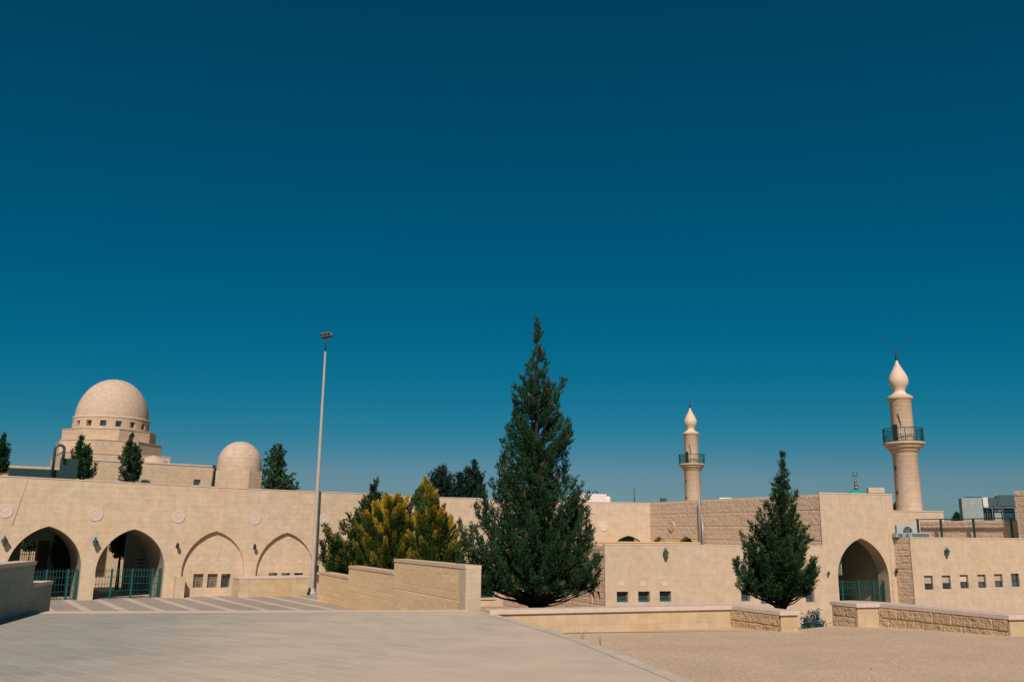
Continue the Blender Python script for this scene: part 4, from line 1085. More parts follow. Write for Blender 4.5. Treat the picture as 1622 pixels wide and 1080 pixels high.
# small dome
q = at(378.5, 747, 53); c = Vector((q.x, q.y, 0)); to = math.atan2(-c.y, -c.x)
t = thing('small_dome', 'small plain sandstone dome on a low octagonal base behind the blind arches', 'dome', (c.x, c.y, COURT))
mb = MB(); R1 = 1.27
mb.lathe(c, [(R1*1.0, q.z), (R1*1.02, q.z+.25), (R1*1.0, q.z+.5)] + [(R1*math.cos(a), q.z+.5+R1*1.03*math.sin(a)) for a in np.linspace(.12, math.pi/2-.001, 14)] + [(0, q.z+.5+R1*1.03)], 44); mb.build('dome', DOME, t)
mb = MB(); oct_prism(mb, c, R1*1.12, COURT, q.z+.02, to+R_(24)); mb.build('dome_base', WALL2, t)

# ------------------------------------------------------------------ mast and lamps
PD = 47.25; base = at(493.6, 938.5, PD); topp = at(516.6, 537, PD)
t = thing('floodlight_mast', 'tall grey steel mast with three floodlights on a crossbar, standing before the arcade', 'light pole', tuple(base))
bx = Vector((base.x, base.y, 0)); zt = topp.z
mb = MB(); mb.lathe(bx, [(.115, base.z-.1), (.11, base.z+2.2), (.09, base.z+(zt-base.z)*.5), (.055, zt-.75), (.055, zt-.7)], 20); mb.build('pole', POLEM, t)
mb = MB(); mb.lathe(bx, [(.28, base.z-.05), (.28, base.z+.04), (.18, base.z+.05), (.18, base.z+.25)], 20); mb.build('base_plate', POLEM, t)
mb = MB(); mb.tube([bx+Vector((0, 0, zt-.75)), bx+Vector((0, 0, zt+.1))], .035, 8); mb.build('neck', DARK, t)
hd = Vector((.83, -.56, 0)); hc = bx+Vector((0, 0, zt+.12))
mb = MB(); mb.box(hc-hd*.36-Vector((0, 0, .05)), hd*.72, Vector((.56, .83, 0))*.09, Vector((0, 0, .09))); mb.build('crossbar', DARK, t)
for s_k in (-.27, 0.0, .27):
    p = hc+hd*s_k+Vector((0, 0, .15)); f_ = Vector((-.35, -.85, -.25)).normalized(); rt = f_.cross(Vector((0, 0, 1))).normalized(); up = rt.cross(f_)
    mb = MB(); mb.box(p-rt*.095-up*.10, rt*.19, up*.20, f_*.12); mb.box(p-rt*.08-up*.07-f_*.12, rt*.16, up*.14, f_*.12)
    l_ = mb.build('floodlight', GREY, t)
    mb = MB(); mb.box(p-rt*.085-up*.07+f_*.121, rt*.17, up*.14, f_*.008); mb.build('lens', DARK, l_)
mb = MB(); mb.abox(bx+Vector((.22, -.03, base.z+1.05)), .16, .12, .34, 20); mb.build('control_box', DARK, t)

def lantern(fr, px, py, s, label, style):
    u, v = fr.uv(px, py)
    t = thing('wall_lantern', label, 'lantern', tuple(fr.pt(u, v)), 'wall lanterns')
    c = fr.pt(u, 0, -.26*s-.02); mb = MB()
    if style == 'hex':
        mb.lathe(c, [(.03*s, v-.3*s), (.08*s, v-.27*s), (.19*s, v+.02*s), (.2*s, v+.04*s)], 6, smooth=False); mb.build('lantern_glass', plain('smoky_glass', (.06, .12, .115), .2, var=.1) if 'smoky_glass' not in MATS else MATS['smoky_glass'], t)
        mb = MB(); mb.lathe(c, [(.22*s, v+.041*s), (.21*s, v+.07*s), (.09*s, v+.2*s), (.04*s, v+.24*s), (.055*s, v+.28*s), (.03*s, v+.33*s), (0, v+.4*s)], 6, smooth=False); mb.build('lantern_cap', DGREEN, t)
    else:
        mb.lathe(c, [(.02*s, v-.2*s), (.09*s, v-.12*s), (.11*s, v+.02*s), (.07*s, v+.12*s), (.02*s, v+.18*s)], 10); mb.build('lantern_glass', DARK, t)
    mb = MB(); mb.tube([fr.pt(u, v+.05*s, .0), fr.pt(u, v+.3*s, -.05*s), fr.pt(u, v+.36*s, -.2*s), c+Vector((0, 0, v+.3*s))] if style == 'hex' else [fr.pt(u, v+.05*s, 0), fr.pt(u, v+.14*s, -.12*s), c+Vector((0, 0, v+.1*s))], .022*s, 6)
    mb.build('bracket', DGREEN, t)
    mb = MB(); fbox(mb, fr, u-.11*s, u+.11*s, v-.1*s, v+.14*s, -.03, .001); mb.build('wall_plate', DGREEN if style == 'hex' else PALE, t)
lantern(FA, 6.5, 857, .72, 'green hexagonal lantern on the arcade at the left edge of the picture', 'hex')
lantern(FA, 150, 859, .72, 'green hexagonal lantern on the arcade between the two open arches', 'hex')
lantern(FA, 279.5, 863.5, .8, 'small dark lamp on a pale plate between the second open arch and first blind arch', 'small')
lantern(FA, 401.5, 865, .8, 'small dark lamp on a pale plate between the two blind arches', 'small')
lantern(FA, 511.5, 866.5, .7, 'small dark lamp on the arcade just right of the floodlight mast', 'small')
lantern(FR, 1052.5, 876, .72, 'green lantern high on the hall wall above the three square windows', 'hex')
lantern(FR, 1310, 907, .55, 'tiny dark lamp on the hall wall left of the tall pointed arch', 'small')
lantern(FR, 1416.5, 903, .7, 'small dark lamp on the hall wall right of the tall pointed arch', 'small')
lantern(FW, 1497.5, 873.5, .65, 'green lantern high on the right wing above its small windows', 'hex')

# ------------------------------------------------------------------ small things on the roofs
FBr = FB.back(2.0)
w = wrect(FBr, 936, 960.5, 782, 800); t = thing('roof_hut', 'small whitewashed roof hut with aerials behind the tall conifer', 'hut', tuple(FBr.pt((w[0]+w[1])/2, w[2])))
mb = MB(); fbox(mb, FBr, w[0]-.6, w[1], w[2]-.8, w[3], 0, 2); mb.build('hut_wall', WHITE, t)
mb = MB(); 
for x, y in ((935.5, 775), (941, 779), (949, 779), (959, 780)):
    u, v = FBr.uv(x, y); mb.tube([FBr.pt(u, w[3], .3), FBr.pt(u, v, .3)], .035, 5)
u0_, v0_ = FBr.uv(941, 780); u1_, v1_ = FBr.uv(950, 779); mb.tube([FBr.pt(u0_, v0_, .3), FBr.pt((u0_+u1_)/2, v0_+.12, .3), FBr.pt(u1_, v1_, .3)], .035, 5)
mb.build('aerials', DARK, t)
p = FBr.pt(FBr.uv(967, 790)[0], 0, .5); z0_, z1_ = FBr.uv(967, 800)[1], FBr.uv(967, 785.5)[1]
mb = MB(); mb.lathe(p, [(.2, z0_), (.21, z0_+.2), (.2, z0_+.22), (.21, z0_+.4), (.205, z1_-.08), (.12, z1_), (0, z1_+.02)], 20)
tag(mb.build('water_tank', WHITE), 'white plastic water tank beside the whitewashed roof hut', 'water tank')
u, v = FBr.uv(1004.5, 774); mb = MB(); mb.tube([FBr.pt(u, vK-.3), FBr.pt(u, v)], .03, 6); tag(mb.build('aerial_pole', DARK), 'thin dark aerial pole on the roof left of the floodlight', 'aerial')
u, v = FK.uv(1046.5, 793)
t = thing('roof_floodlight', 'square dark floodlight on the roof edge above the rock-faced wall', 'floodlight', tuple(FK.pt(u, vK, .3)))
p = FK.pt(u, v, .2); f_ = Vector((.1, -.95, -.1)).normalized(); rt = f_.cross(Vector((0, 0, 1))).normalized(); up = rt.cross(f_)
mb = MB(); mb.box(p-rt*.2-up*.18, rt*.4, up*.36, f_*.14); l_ = mb.build('housing', DARK, t)
mb = MB(); mb.box(p-rt*.16-up*.14+f_*.141, rt*.32, up*.28, f_*.008); mb.build('lens', TEALP, l_)
mb = MB(); mb.tube([p-rt*.22+Vector((0, 0, -.05)), FK.pt(u, vK+.05, .2)-rt*.18], .025, 6); mb.tube([p+rt*.22+Vector((0, 0, -.05)), FK.pt(u, vK+.05, .2)+rt*.18], .025, 6); mb.build('bracket', DARK, t)
for px, py, wd_, lab in ((1149, 791, .38, 'pale skylight hood on the rock-faced roof edge, left of the smaller conifer'), (1387, 778.5, .42, 'tan stone block on the hall roof near the taller minaret')):
    q = at(px, py+2.5, 58 if px < 1200 else 49.6); mb = MB(); mb.abox(q, wd_*2, .5, .22 if px < 1200 else .3, -10)
    o = mb.build('roof_hood' if px < 1200 else 'roof_block', WHITE if px < 1200 else WALLS); bv = o.modifiers.new('soft_edge', 'BEVEL'); bv.width = .05; bv.segments = 2
    tag(o, lab, 'hood' if px < 1200 else 'block')
q = at(659.5, 787, 59); mb = MB(); mb.lathe(Vector((q.x, q.y, 0)), [(.13, q.z-.4), (.14, q.z+.2), (.1, q.z+.45), (0, q.z+.58)], 12)
tag(mb.build('chimney_cowl', DGREEN), 'small dark rounded cowl on the roof between the golden shrub and the dark pines', 'chimney')
# ------------------------------------------------------------------ trees
def leaf_object(name, mat, parent, P, Dv, Lw, tint, tip=None, seed=0):
    """P: roots, Dv: unit directions, Lw: (length, width) per leaf -> one mesh of rhombic leaves"""
    rng = np.random.default_rng(seed)
    n = len(P)
    s = np.cross(Dv, rng.normal(size=(n, 3))); s /= np.linalg.norm(s, axis=1)[:, None]+1e-9
    l, w = Lw[:, :1], Lw[:, 1:]
    A = P; B = P+Dv*l*.42+s*w; Cc = P+Dv*l; E = P+Dv*l*.42-s*w
    wl = np.array(wloc(parent))
    V = np.stack([A, B, Cc, E], 1).reshape(-1, 3)-wl
    me = bpy.data.meshes.new(name)
    me.vertices.add(4*n); me.vertices.foreach_set('co', V.astype(np.float32).ravel())
    me.loops.add(4*n); me.loops.foreach_set('vertex_index', np.arange(4*n, dtype=np.int32))
    me.polygons.add(n); me.polygons.foreach_set('loop_start', np.arange(0, 4*n, 4, dtype=np.int32))
    at_ = me.attributes.new('tint', 'FLOAT', 'POINT'); at_.data.foreach_set('value', np.repeat(tint, 4).astype(np.float32))
    if tip is not None:
        k = np.stack([tip*.8, tip, np.minimum(tip*1.25, 1), tip], 1).ravel()
        a2 = me.attributes.new('tip', 'FLOAT', 'POINT'); a2.data.foreach_set('value', k.astype(np.float32))
    me.update(calc_edges=True); me.validate()
    me.materials.append(mat)
    o = bpy.data.objects.new(name, me); COL.objects.link(o); o.parent = parent
    return o

def bough_tree(name, label, cat, group, depth, base_px, sil, mat, base_z, n_b=110, n_in=80, seed=1, leaf=(.085, .013), per=20, trunk_r=.2, rise=(.6, 1.0), env=.26, cones=.05, under=.5, gap=.4,
               station=.11, subs=3, fork=None, rag=(.72, 1.09), tuft_len=(.16, .34)):
    """conifer of separate upswept boughs, each carrying feathery sprays, inside the photographed outline"""
    rng = np.random.default_rng(seed)
    rows = sorted(((at(CX, y, depth).z, at(l, y, depth).x, at(r, y, depth).x) for y, l, r in sil))
    zs_ = np.array([r[0] for r in rows]); ls = np.array([r[1] for r in rows]); rs = np.array([r[2] for r in rows])
    bx = at(base_px, sil[-1][0], depth).x; tx = (ls[-1]+rs[-1])/2; zb, zt = zs_[0], zs_[-1]; H = zt-zb
    axx = lambda z: bx+(tx-bx)*np.clip((z-zb)/H, 0, 1)**1.3
    t = thing(name, label, cat, (bx, depth, base_z), group)
    mb = MB(); n = 10
    mb.tube([Vector((axx(z), depth, z)) for z in np.linspace(base_z, zt-.04*H, n)], [trunk_r*(1-.95*i/(n-1)) for i in range(n)], 9)
    for (dx, dy, top_f, r_) in (fork or []):
        f0 = Vector((bx+dx*.15, depth, zb-under)); f1 = Vector((bx+dx, depth+dy, zb+H*top_f)); mb.tube([f0, f0.lerp(f1, .5)+Vector((dx*.12, 0, -.12)), f1], [r_, r_*.8, r_*.35], 7)
    wd_ = np.maximum(rs-ls, .02); cz = np.linspace(zb, zt, 400); cdf = np.cumsum(np.interp(cz, zs_, wd_)+.10); cdf /= cdf[-1]
    P, Dv, Tn, Tp, LW = [], [], [], [], []
    for b in range(n_b+n_in):
        inner = b >= n_b
        q0 = (b+rng.random())/n_b if not inner else (b-n_b+rng.random())/n_in
        ztip = np.interp(q0, cdf, cz); phi = b*2.39996+rng.normal()*.35
        cx_ = axx(ztip); c, s = math.cos(phi), math.sin(phi)
        rl, rr = max(cx_-np.interp(ztip, zs_, ls), .04), max(np.interp(ztip, zs_, rs)-cx_, .04)
        reach = math.hypot((rr if c > 0 else rl)*c, (rl+rr)/2*s)*(rng.uniform(*rag) if not inner else rng.uniform(.3, .6))
        h = reach*rng.uniform(*rise)+.15
        z0 = max(ztip-h, zb-under+rng.random()*.6*under)
        if b >= n_b-4 and not inner: reach *= .4; ztip = zt-.10-.33*(n_b-1-b)
        p0 = np.array([axx(z0), depth, z0]); p2 = np.array([cx_+reach*c, depth+reach*s, ztip])
        p1 = np.array([axx(z0)+reach*.78*c, depth+reach*.78*s, z0+(ztip-z0)*.22])
        L_ = np.linalg.norm(p2-p0)
        mb.tube([Vector((1-q)**2*p0+2*q*(1-q)*p1+q*q*p2) for q in (0, .35, .7, .97)], [max(.012, .03*min(1.5, L_)), .02, .012, .004], 5, cap=False)
        bt = rng.random(); m = max(3, int(L_/station)); e_ = env*min(1.15, .22+.46*reach)*rng.uniform(.75, 1.25)
        for k in range(m):
            q = .22+.78*(k+rng.random())/m
            p = (1-q)**2*p0+2*q*(1-q)*p1+q*q*p2; tan = 2*(1-q)*(p1-p0)+2*q*(p2-p1); tan /= np.linalg.norm(tan)+1e-9
            ev = e_*(min(1, (1-q)*2.3)+.12)
            for _ in range(subs):
                o = rng.normal(size=3); o -= tan*o.dot(tan); o /= np.linalg.norm(o)+1e-9
                r_ = ev*math.sqrt(rng.random()); base = p+o*r_*.5
                d0 = tan*.75+o*.55+np.array([0, 0, .45])+rng.normal(size=3)*.15; d0 /= np.linalg.norm(d0)
                sl = rng.uniform(*tuft_len)*(.65+ev); ss = rng.random(per)
                pp = base+d0*(ss*sl)[:, None]+rng.normal(size=(per, 3))*.020
                dd = d0+rng.normal(size=(per, 3))*.42; dd /= np.linalg.norm(dd, axis=1)[:, None]
                rel = np.hypot(pp[:, 0]-bx, pp[:, 1]-depth)/(.5*wd_[0]+.01)
                ok = pp[:, 2] > zb+gap*np.clip(1-rel, 0, 1)-.05+rng.normal(size=per)*.06
                pp, dd, cnt = pp[ok], dd[ok], int(ok.sum())
                if not cnt: continue
                P.append(pp); Dv.append(dd); sc = rng.uniform(.65, 1.3, size=(cnt, 1)); LW.append(np.hstack([leaf[0]*sc, leaf[1]*sc]))
                Tn.append(np.clip(bt*.45+rng.random()*.25+rng.random(cnt)*.35-.05, 0, 1))
                cone = rng.random() < cones*(.3+1.4*q) and not inner
                Tp.append(rng.uniform(.4, 1, cnt)*(1.0 if cone else 0.0))
    mb.build('trunk', BARK, t)
    leaf_object('crown', mat, t, np.concatenate(P), np.concatenate(Dv), np.concatenate(LW), np.concatenate(Tn), np.concatenate(Tp), seed)
    return t

def conifer(name, label, cat, group, depth, base_px, sil, mat, base_z, nb=240, asc=.6, leaf=(.16, .022), tuft=22, spacing=.17, seed=1, golden=0.0,
            trunk_r=.16, fork=None, under=.0, spikes=.12, lump=.18, gap=0.0, plumes=0, pl_len=(.45, .9), cones=0.0, upright=.35, jitter=(.66, 1.1), droop=0.0, thin=.8, start=.25, spread=.75):
    """sil: rows (y, left x, right x) of the photographed outline, top first"""
    rng = np.random.default_rng(seed)
    rows = sorted(((at(CX, y, depth).z, at(l, y, depth).x, at(r, y, depth).x) for y, l, r in sil))
    zs_ = np.array([r[0] for r in rows]); ls = np.array([r[1] for r in rows]); rs = np.array([r[2] for r in rows])
    bx = at(base_px, sil[-1][0], depth).x; tx = (ls[-1]+rs[-1])/2
    zb, zt = zs_[0], zs_[-1]
    axx = lambda z: bx+(tx-bx)*np.clip((z-zb)/(zt-zb), 0, 1)**1.3
    t = thing(name, label, cat, (bx, depth, base_z), group)
    # trunk and limbs
    mb = MB(); n = 9
    pts = [Vector((axx(z), depth, z)) for z in np.linspace(base_z, zt-.1*(zt-zb), n)]
    mb.tube(pts, [trunk_r*(1-.93*i/(n-1)) for i in range(n)], 9)
    low = zb-under
    for (dx, dy, top_f, r_) in (fork or []):
        f0 = Vector((bx+dx*.15, depth, zb-under)); f1 = Vector((bx+dx, depth+dy, zb+(zt-zb)*top_f)); mb.tube([f0, f0.lerp(f1, .5)+Vector((dx*.12, 0, -.12)), f1], [r_, r_*.8, r_*.35], 7)
    w_ = np.maximum(rs-ls, .02)
    cdf_z = np.linspace(zb, zt, 400); wi = np.interp(cdf_z, zs_, w_)+.12; cdf = np.cumsum(wi); cdf /= cdf[-1]
    P, Dv, Tn, Tp, LW = [], [], [], [], []
    for b in range(nb):
        zt_ = np.interp((b+rng.random())/nb, cdf, cdf_z)
        phi = b*2.39996+rng.normal()*.3
        cx_ = axx(zt_); rl, rr = max(cx_-np.interp(zt_, zs_, ls), .03), max(np.interp(zt_, zs_, rs)-cx_, .03)
        c, s = math.cos(phi), math.sin(phi)
        rx = rr if c > 0 else rl; ry = (rl+rr)/2
        reach = math.hypot(rx*c, ry*s)*rng.uniform(*jitter)*(1.2 if rng.random() < spikes else 1)*(1-lump+2*lump*float(vnoise(np.array([phi % 6.283*1.1]), np.array([zt_*.9]), seed)[0]))
        h = reach*asc*rng.uniform(.8, 1.2)
        z0 = max(zt_-h, low)
        tipp = np.array([cx_+reach*c, depth+reach*s, zt_]); root = np.array([axx(z0), depth, z0])
        mid = root*.45+tipp*.55+np.array([0, 0, -.10*h-droop*reach])
        if reach > .5 and rng.random() < .5:
            mb.tube([Vector(root), Vector(mid), Vector(tipp)], [max(.012, trunk_r*.22*min(1, reach/2)), .014, .005], 5, cap=False)
        ln = np.linalg.norm(tipp-root); m = max(2, int(ln/spacing))
        bt = rng.random()
        for k in range(m):
            q = start+(1-start)*(k+rng.random())/m
            p = (1-q)**2*root+2*q*(1-q)*mid+q*q*tipp
            tan = 2*(1-q)*(mid-root)+2*q*(tipp-mid); tan /= np.linalg.norm(tan)+1e-9
            fat = (thin*(1-q)+.16)*min(1, reach*.55+.25)
            cnt = tuft
            off = rng.normal(size=(cnt, 3))*np.array([fat, fat, fat*.75])*.42
            d = tan*.7+np.array([0, 0, upright])+rng.normal(size=(cnt, 3))*spread*.6
            d /= np.linalg.norm(d, axis=1)[:, None]
            pp = p+off; rel_ = np.hypot(pp[:, 0]-bx, pp[:, 1]-depth)/(.5*w_[0]+.01)
            ok = pp[:, 2] > zb+gap*np.clip(1-rel_, 0, 1)+rng.normal(size=cnt)*.07
            pp, d = pp[ok], d[ok]; cnt = len(pp)
            if not cnt: continue
            P.append(pp); Dv.append(d)
            Tn.append(np.clip(bt*.5+rng.random()*.3+rng.random(cnt)*.35-.05, 0, 1))
            sc = rng.uniform(.7, 1.3, size=(cnt, 1)); LW.append(np.hstack([leaf[0]*sc, leaf[1]*sc]))
            if cones:
                Tp.append((rng.random(cnt) < cones*np.clip(q*1.6-.5, 0, 1)).astype(float)*rng.uniform(.5, 1, cnt))
            if golden:
                rel = (zt_-zb)/(zt-zb)
                g = np.clip((q-.6)*2.4, 0, 1)*golden*(.10+1.15*rel)*(.35+1.1*bt)
                Tp.append(np.clip(g+rng.normal(size=cnt)*.12, 0, 1))
    for b in range(plumes):
        zz = np.interp((b+rng.random())/plumes, cdf, cdf_z)
        a = b*2.39996+rng.normal()*.4; cx_ = axx(zz)
        hw_ = (np.interp(zz, zs_, rs)-cx_) if math.cos(a) > 0 else (cx_-np.interp(zz, zs_, ls))
        rho = rng.uniform(.72, 1.04); ln = rng.uniform(*pl_len); rad = rng.uniform(.16, .24)*ln
        out = np.array([math.cos(a)*.62, math.sin(a)*.62, rng.uniform(.6, 1.1)]); out /= np.linalg.norm(out)
        tip_ = np.array([cx_+max(hw_, .03)*rho*math.cos(a), depth+max(hw_, .03)*rho*math.sin(a), zz+ln*.25]); root = tip_-out*ln
        mb.tube([Vector(root-out*.2), Vector(tip_-out*.1)], [.016, .004], 5, cap=False)
        cnt = int(330*ln); s = rng.random(cnt)**.9; th = rng.uniform(0, 6.283, cnt)
        e1 = np.cross(out, [.01, 1, .3]); e1 /= np.linalg.norm(e1); e2 = np.cross(out, e1)
        radial = e1*np.cos(th)[:, None]+e2*np.sin(th)[:, None]
        p = root+out*(s*ln*.95)[:, None]+radial*(rad*(1-s)**.6*np.sqrt(rng.uniform(.2, 1, cnt))+.012)[:, None]
        dd = out+radial*.55+rng.normal(size=(cnt, 3))*.28; dd /= np.linalg.norm(dd, axis=1)[:, None]
        P.append(p); Dv.append(dd); sc = rng.uniform(.6, 1.3, size=(cnt, 1)); LW.append(np.hstack([leaf[0]*.9*sc, leaf[1]*.9*sc]))
        Tn.append(np.clip(rng.random()*.5+rng.random(cnt)*.5, 0, 1))
        if golden or cones: Tp.append(((rng.random(cnt) < max(cones*1.6, golden*.25)) & (s > .35)).astype(float)*rng.uniform(.4, 1, cnt))
    o = mb.build('trunk', BARK, t)
    leaf_object('crown', mat, t, np.concatenate(P), np.concatenate(Dv), np.concatenate(LW), np.concatenate(Tn), np.concatenate(Tp) if (golden or cones) else None, seed)
    return t

L_DARK = leafmat('dark_conifer_leaves', (.009, .038, .014), (.038, .092, .034), tip=(.17, .115, .05))
L_MID = leafmat('conifer_leaves', (.009, .038, .012), (.038, .092, .030), tip=(.14, .11, .045))
L_GOLD = leafmat('golden_conifer_leaves', (.006, .032, .008), (.045, .102, .016), tip=(.56, .35, .032))
L_OLIVE = leafmat('dull_tree_leaves', (.018, .060, .030), (.075, .125, .050), trans=.3)
L_PINE = leafmat('pine_needles', (.010, .036, .026), (.030, .068, .040))

bough_tree('conifer', 'tallest conifer, dark green with a slim leaning tip, standing centre behind the long parapet', 'tree', 'conifers', 29.0, 850,
        [(503, 850, 852), (520, 847, 860), (542, 845, 866), (556, 841, 868), (574, 836, 868), (600, 817, 893), (625, 813, 892), (645, 806, 892), (658, 803, 900), (690, 798, 909), (715, 796, 908),
         (735, 784, 907), (755, 774, 914), (775, 765, 924), (800, 748, 932), (830, 737, 941), (855, 732, 945), (880, 730, 947), (905, 732, 946), (924, 738, 944), (936, 756, 936)],
        L_DARK, LOWER, n_b=185, n_in=120, seed=3, trunk_r=.22, fork=[(-.85, -.2, .05, .07), (-.5, .3, .08, .07), (.55, -.2, .08, .08), (1.0, .2, .06, .07), (.3, .6, .09, .06)])
bough_tree('conifer', 'smaller twin-stemmed conifer in front of the hall windows, left of the parapet gap', 'tree', 'conifers', 31.0, 1236,
        [(714, 1238, 1241), (735, 1234, 1246), (752, 1228, 1252), (768, 1222, 1258), (785, 1219, 1260), (798, 1208, 1261), (808, 1195, 1260), (828, 1191, 1268), (848, 1180, 1284), (866, 1174, 1282), (880, 1168, 1290), (898, 1165, 1295),
         (915, 1168, 1285), (928, 1173, 1276), (937, 1192, 1264)],
        L_MID, LOWER, n_b=105, n_in=70, seed=8, trunk_r=.10, env=.24, cones=.03, gap=.35, fork=[(-.28, 0, .3, .09), (-.7, -.2, .12, .05), (.6, .2, .12, .05)])
# shrubs behind the stepped wall
bough_tree('conifer', 'dark spreading conifer with a faintly golden tip beside the floodlight mast', 'tree', 'golden conifers behind the stepped wall', 44.0, 580,
        [(762, 592, 595), (778, 584, 604), (788, 576, 614), (803, 567, 616), (820, 556, 620), (830, 522, 618), (836, 505, 620), (845, 528, 622), (858, 518, 622), (866, 512, 622), (876, 506, 622), (890, 512, 620), (905, 518, 615), (925, 540, 605)],
        leafmat('dark_spreading_conifer_leaves', (.009, .036, .012), (.040, .085, .022), tip=(.34, .21, .03)), COURT, n_b=100, n_in=60, seed=12, leaf=(.12, .020), env=.34, cones=.16, rise=(.35, .8), gap=0, tuft_len=(.22, .45), rag=(.6, 1.1))  # dark green is this conifer's own leaf colour
def plume_tree(name, label, cat, group, depth, sil, mat, base_z, n_pl, seed, gold=1.0, kmin=.55):
    """upright feathery conifer: many pointed plumes, yellow towards their tips"""
    rng = np.random.default_rng(seed)
    rows = sorted(((at(CX, y, depth).z, at(l, y, depth).x, at(r, y, depth).x) for y, l, r in sil))
    zs_ = np.array([r[0] for r in rows]); ls = np.array([r[1] for r in rows]); rs = np.array([r[2] for r in rows])
    zb, zt = zs_[0], zs_[-1]; bx = (ls[0]+rs[0])/2; tx = (ls[-1]+rs[-1])/2
    t = thing(name, label, cat, (bx, depth, base_z), group)
    mb = MB(); mb.tube([Vector((bx+(tx-bx)*q, depth, base_z+(zt-.3-base_z)*q)) for q in np.linspace(0, 1, 6)], [.13, .11, .09, .06, .035, .01], 8)
    P, Dv, Tn, Tp, LW = [], [], [], [], []
    H = zt-zb
    for b in range(n_pl):
        q = ((b+rng.random())/n_pl)**.8
        zz = zb+H*q if b < n_pl-2 else zt
        l, r = np.interp(zz, zs_, ls), np.interp(zz, zs_, rs); cx_, hw_ = (l+r)/2, (r-l)/2
        rho = math.sqrt(rng.uniform(.12, 1.2)); a = b*2.39996+rng.normal()*.4
        tip = np.array([cx_+hw_*rho*math.cos(a), depth+hw_*rho*math.sin(a)*.9, zz])
        ln = rng.uniform(.9, 1.7)
        out = np.array([math.cos(a)*rho*.55, math.sin(a)*rho*.55, 1.0]); out /= np.linalg.norm(out)
        root = tip-out*ln; rad = rng.uniform(.12, .175)*ln
        if rng.random() < .35: mb.tube([Vector(root-out*.2), Vector(tip-out*.15)], [.02, .006], 5, cap=False)
        cnt = int(420*ln); s = rng.random(cnt)**.9
        th = rng.uniform(0, 6.283, cnt); e1 = np.cross(out, [0, 1, .01]); e1 /= np.linalg.norm(e1); e2 = np.cross(out, e1)
        rd = rad*(1-s)**.65*np.sqrt(rng.uniform(.25, 1, cnt))+.01
        radial = e1*np.cos(th)[:, None]+e2*np.sin(th)[:, None]
        p = root+out*(s*ln*.93)[:, None]+radial*rd[:, None]
        dd = out*1.0+radial*.30+rng.normal(size=(cnt, 3))*.15; dd /= np.linalg.norm(dd, axis=1)[:, None]
        P.append(p); Dv.append(dd); sc = rng.uniform(.6, 1.3, size=(cnt, 1)); LW.append(np.hstack([.15*sc, .015*sc]))
        bt = rng.random(); Tn.append(np.clip(bt*.6+rng.random(cnt)*.4, 0, 1))
        g = np.clip((s-.56)*3.2, 0, 1)*gold*(.06+1.1*q)*(.12+1.2*bt)
        Tp.append(np.clip(g+rng.normal(size=cnt)*.1, 0, 1))
    mb.build('trunk', BARK, t)
    leaf_object('crown', mat, t, np.concatenate(P), np.concatenate(Dv), np.concatenate(LW), np.concatenate(Tn), np.concatenate(Tp), seed)
    return t
GRP = 'golden conifers behind the stepped wall'
plume_tree('golden_conifer', 'broad many-tipped golden green conifer in the middle behind the stepped wall', 'tree', GRP, 41.0,
        [(782, 606, 644), (790, 594, 656), (802, 580, 664), (818, 568, 672), (845, 562, 674), (865, 558, 676), (890, 558, 678), (915, 562, 674), (935, 566, 668)], L_GOLD, COURT, 150, 15, 1.1)
plume_tree('golden_conifer', 'pointed golden conifer with a flame-like tip, right behind the stepped wall', 'tree', GRP, 37.5,
        [(757, 672.5, 674.5), (766, 669, 679), (776, 665, 696), (790, 663, 703), (805, 659, 712), (820, 652, 720), (838, 646, 730), (855, 644, 737), (875, 644, 741), (895, 648, 742), (918, 656, 736)], L_GOLD, COURT, 150, 19, 1.05)
# trees on and behind the roofs
bough_tree('cypress', 'twin-tipped dark cypress on the roof in front of the big dome, left of the other', 'tree', 'roof cypresses', 51.0, 130,
        [(698, 125, 129), (706, 121, 138), (712, 119, 143), (725, 116, 144), (736, 114, 150), (748, 111, 147), (762, 110, 146)], L_DARK, 1.0, seed=23, n_b=46, n_in=26, leaf=(.12, .02), env=.26, cones=.0, station=.15, per=14, rise=(.8, 1.3), trunk_r=.08, gap=0, under=.2, rag=(.6, 1.1))
bough_tree('cypress', 'ragged dark cypress on the roof in front of the big dome, right of the other', 'tree', 'roof cypresses', 51.5, 207,
        [(695, 204, 209), (701, 202, 213), (706, 199, 220), (720, 194, 222), (730, 190, 230), (745, 188, 222), (758, 186, 220), (768, 185, 219)], L_DARK, 1.0, seed=27, n_b=46, n_in=26, leaf=(.12, .02), env=.26, cones=.0, station=.15, per=14, rise=(.4, .9), trunk_r=.08, gap=0, under=.2, rag=(.6, 1.1))
bough_tree('cypress', 'dark cypress cut off by the left edge of the picture above the arcade', 'tree', 'roof cypresses', 50.0, -4,
        [(697, 1, 7), (704, -8, 8), (715, -14, 8), (728, -16, 9), (738, -18, 12), (756, -20, 8)], L_DARK, 1.0, seed=29, n_b=46, n_in=26, leaf=(.12, .02), env=.26, cones=.0, station=.15, per=14, rise=(.4, .9), trunk_r=.08, gap=0, under=.2, rag=(.6, 1.1))
conifer('leafy_tree', 'rounded green tree behind the arcade, right of the small dome', 'tree', None, 66.0, 438,
        [(706, 436, 445), (714, 426, 449), (722, 417, 451), (735, 415, 451), (745, 414, 452), (752, 414, 458), (760, 413, 464), (769, 413, 467), (785, 412, 470)], L_OLIVE, COURT, lump=.35, jitter=(.5, 1.1), nb=130, asc=.6, leaf=(.16, .05), tuft=16, spacing=.3, thin=.5, seed=33, trunk_r=.15, spread=1.4)
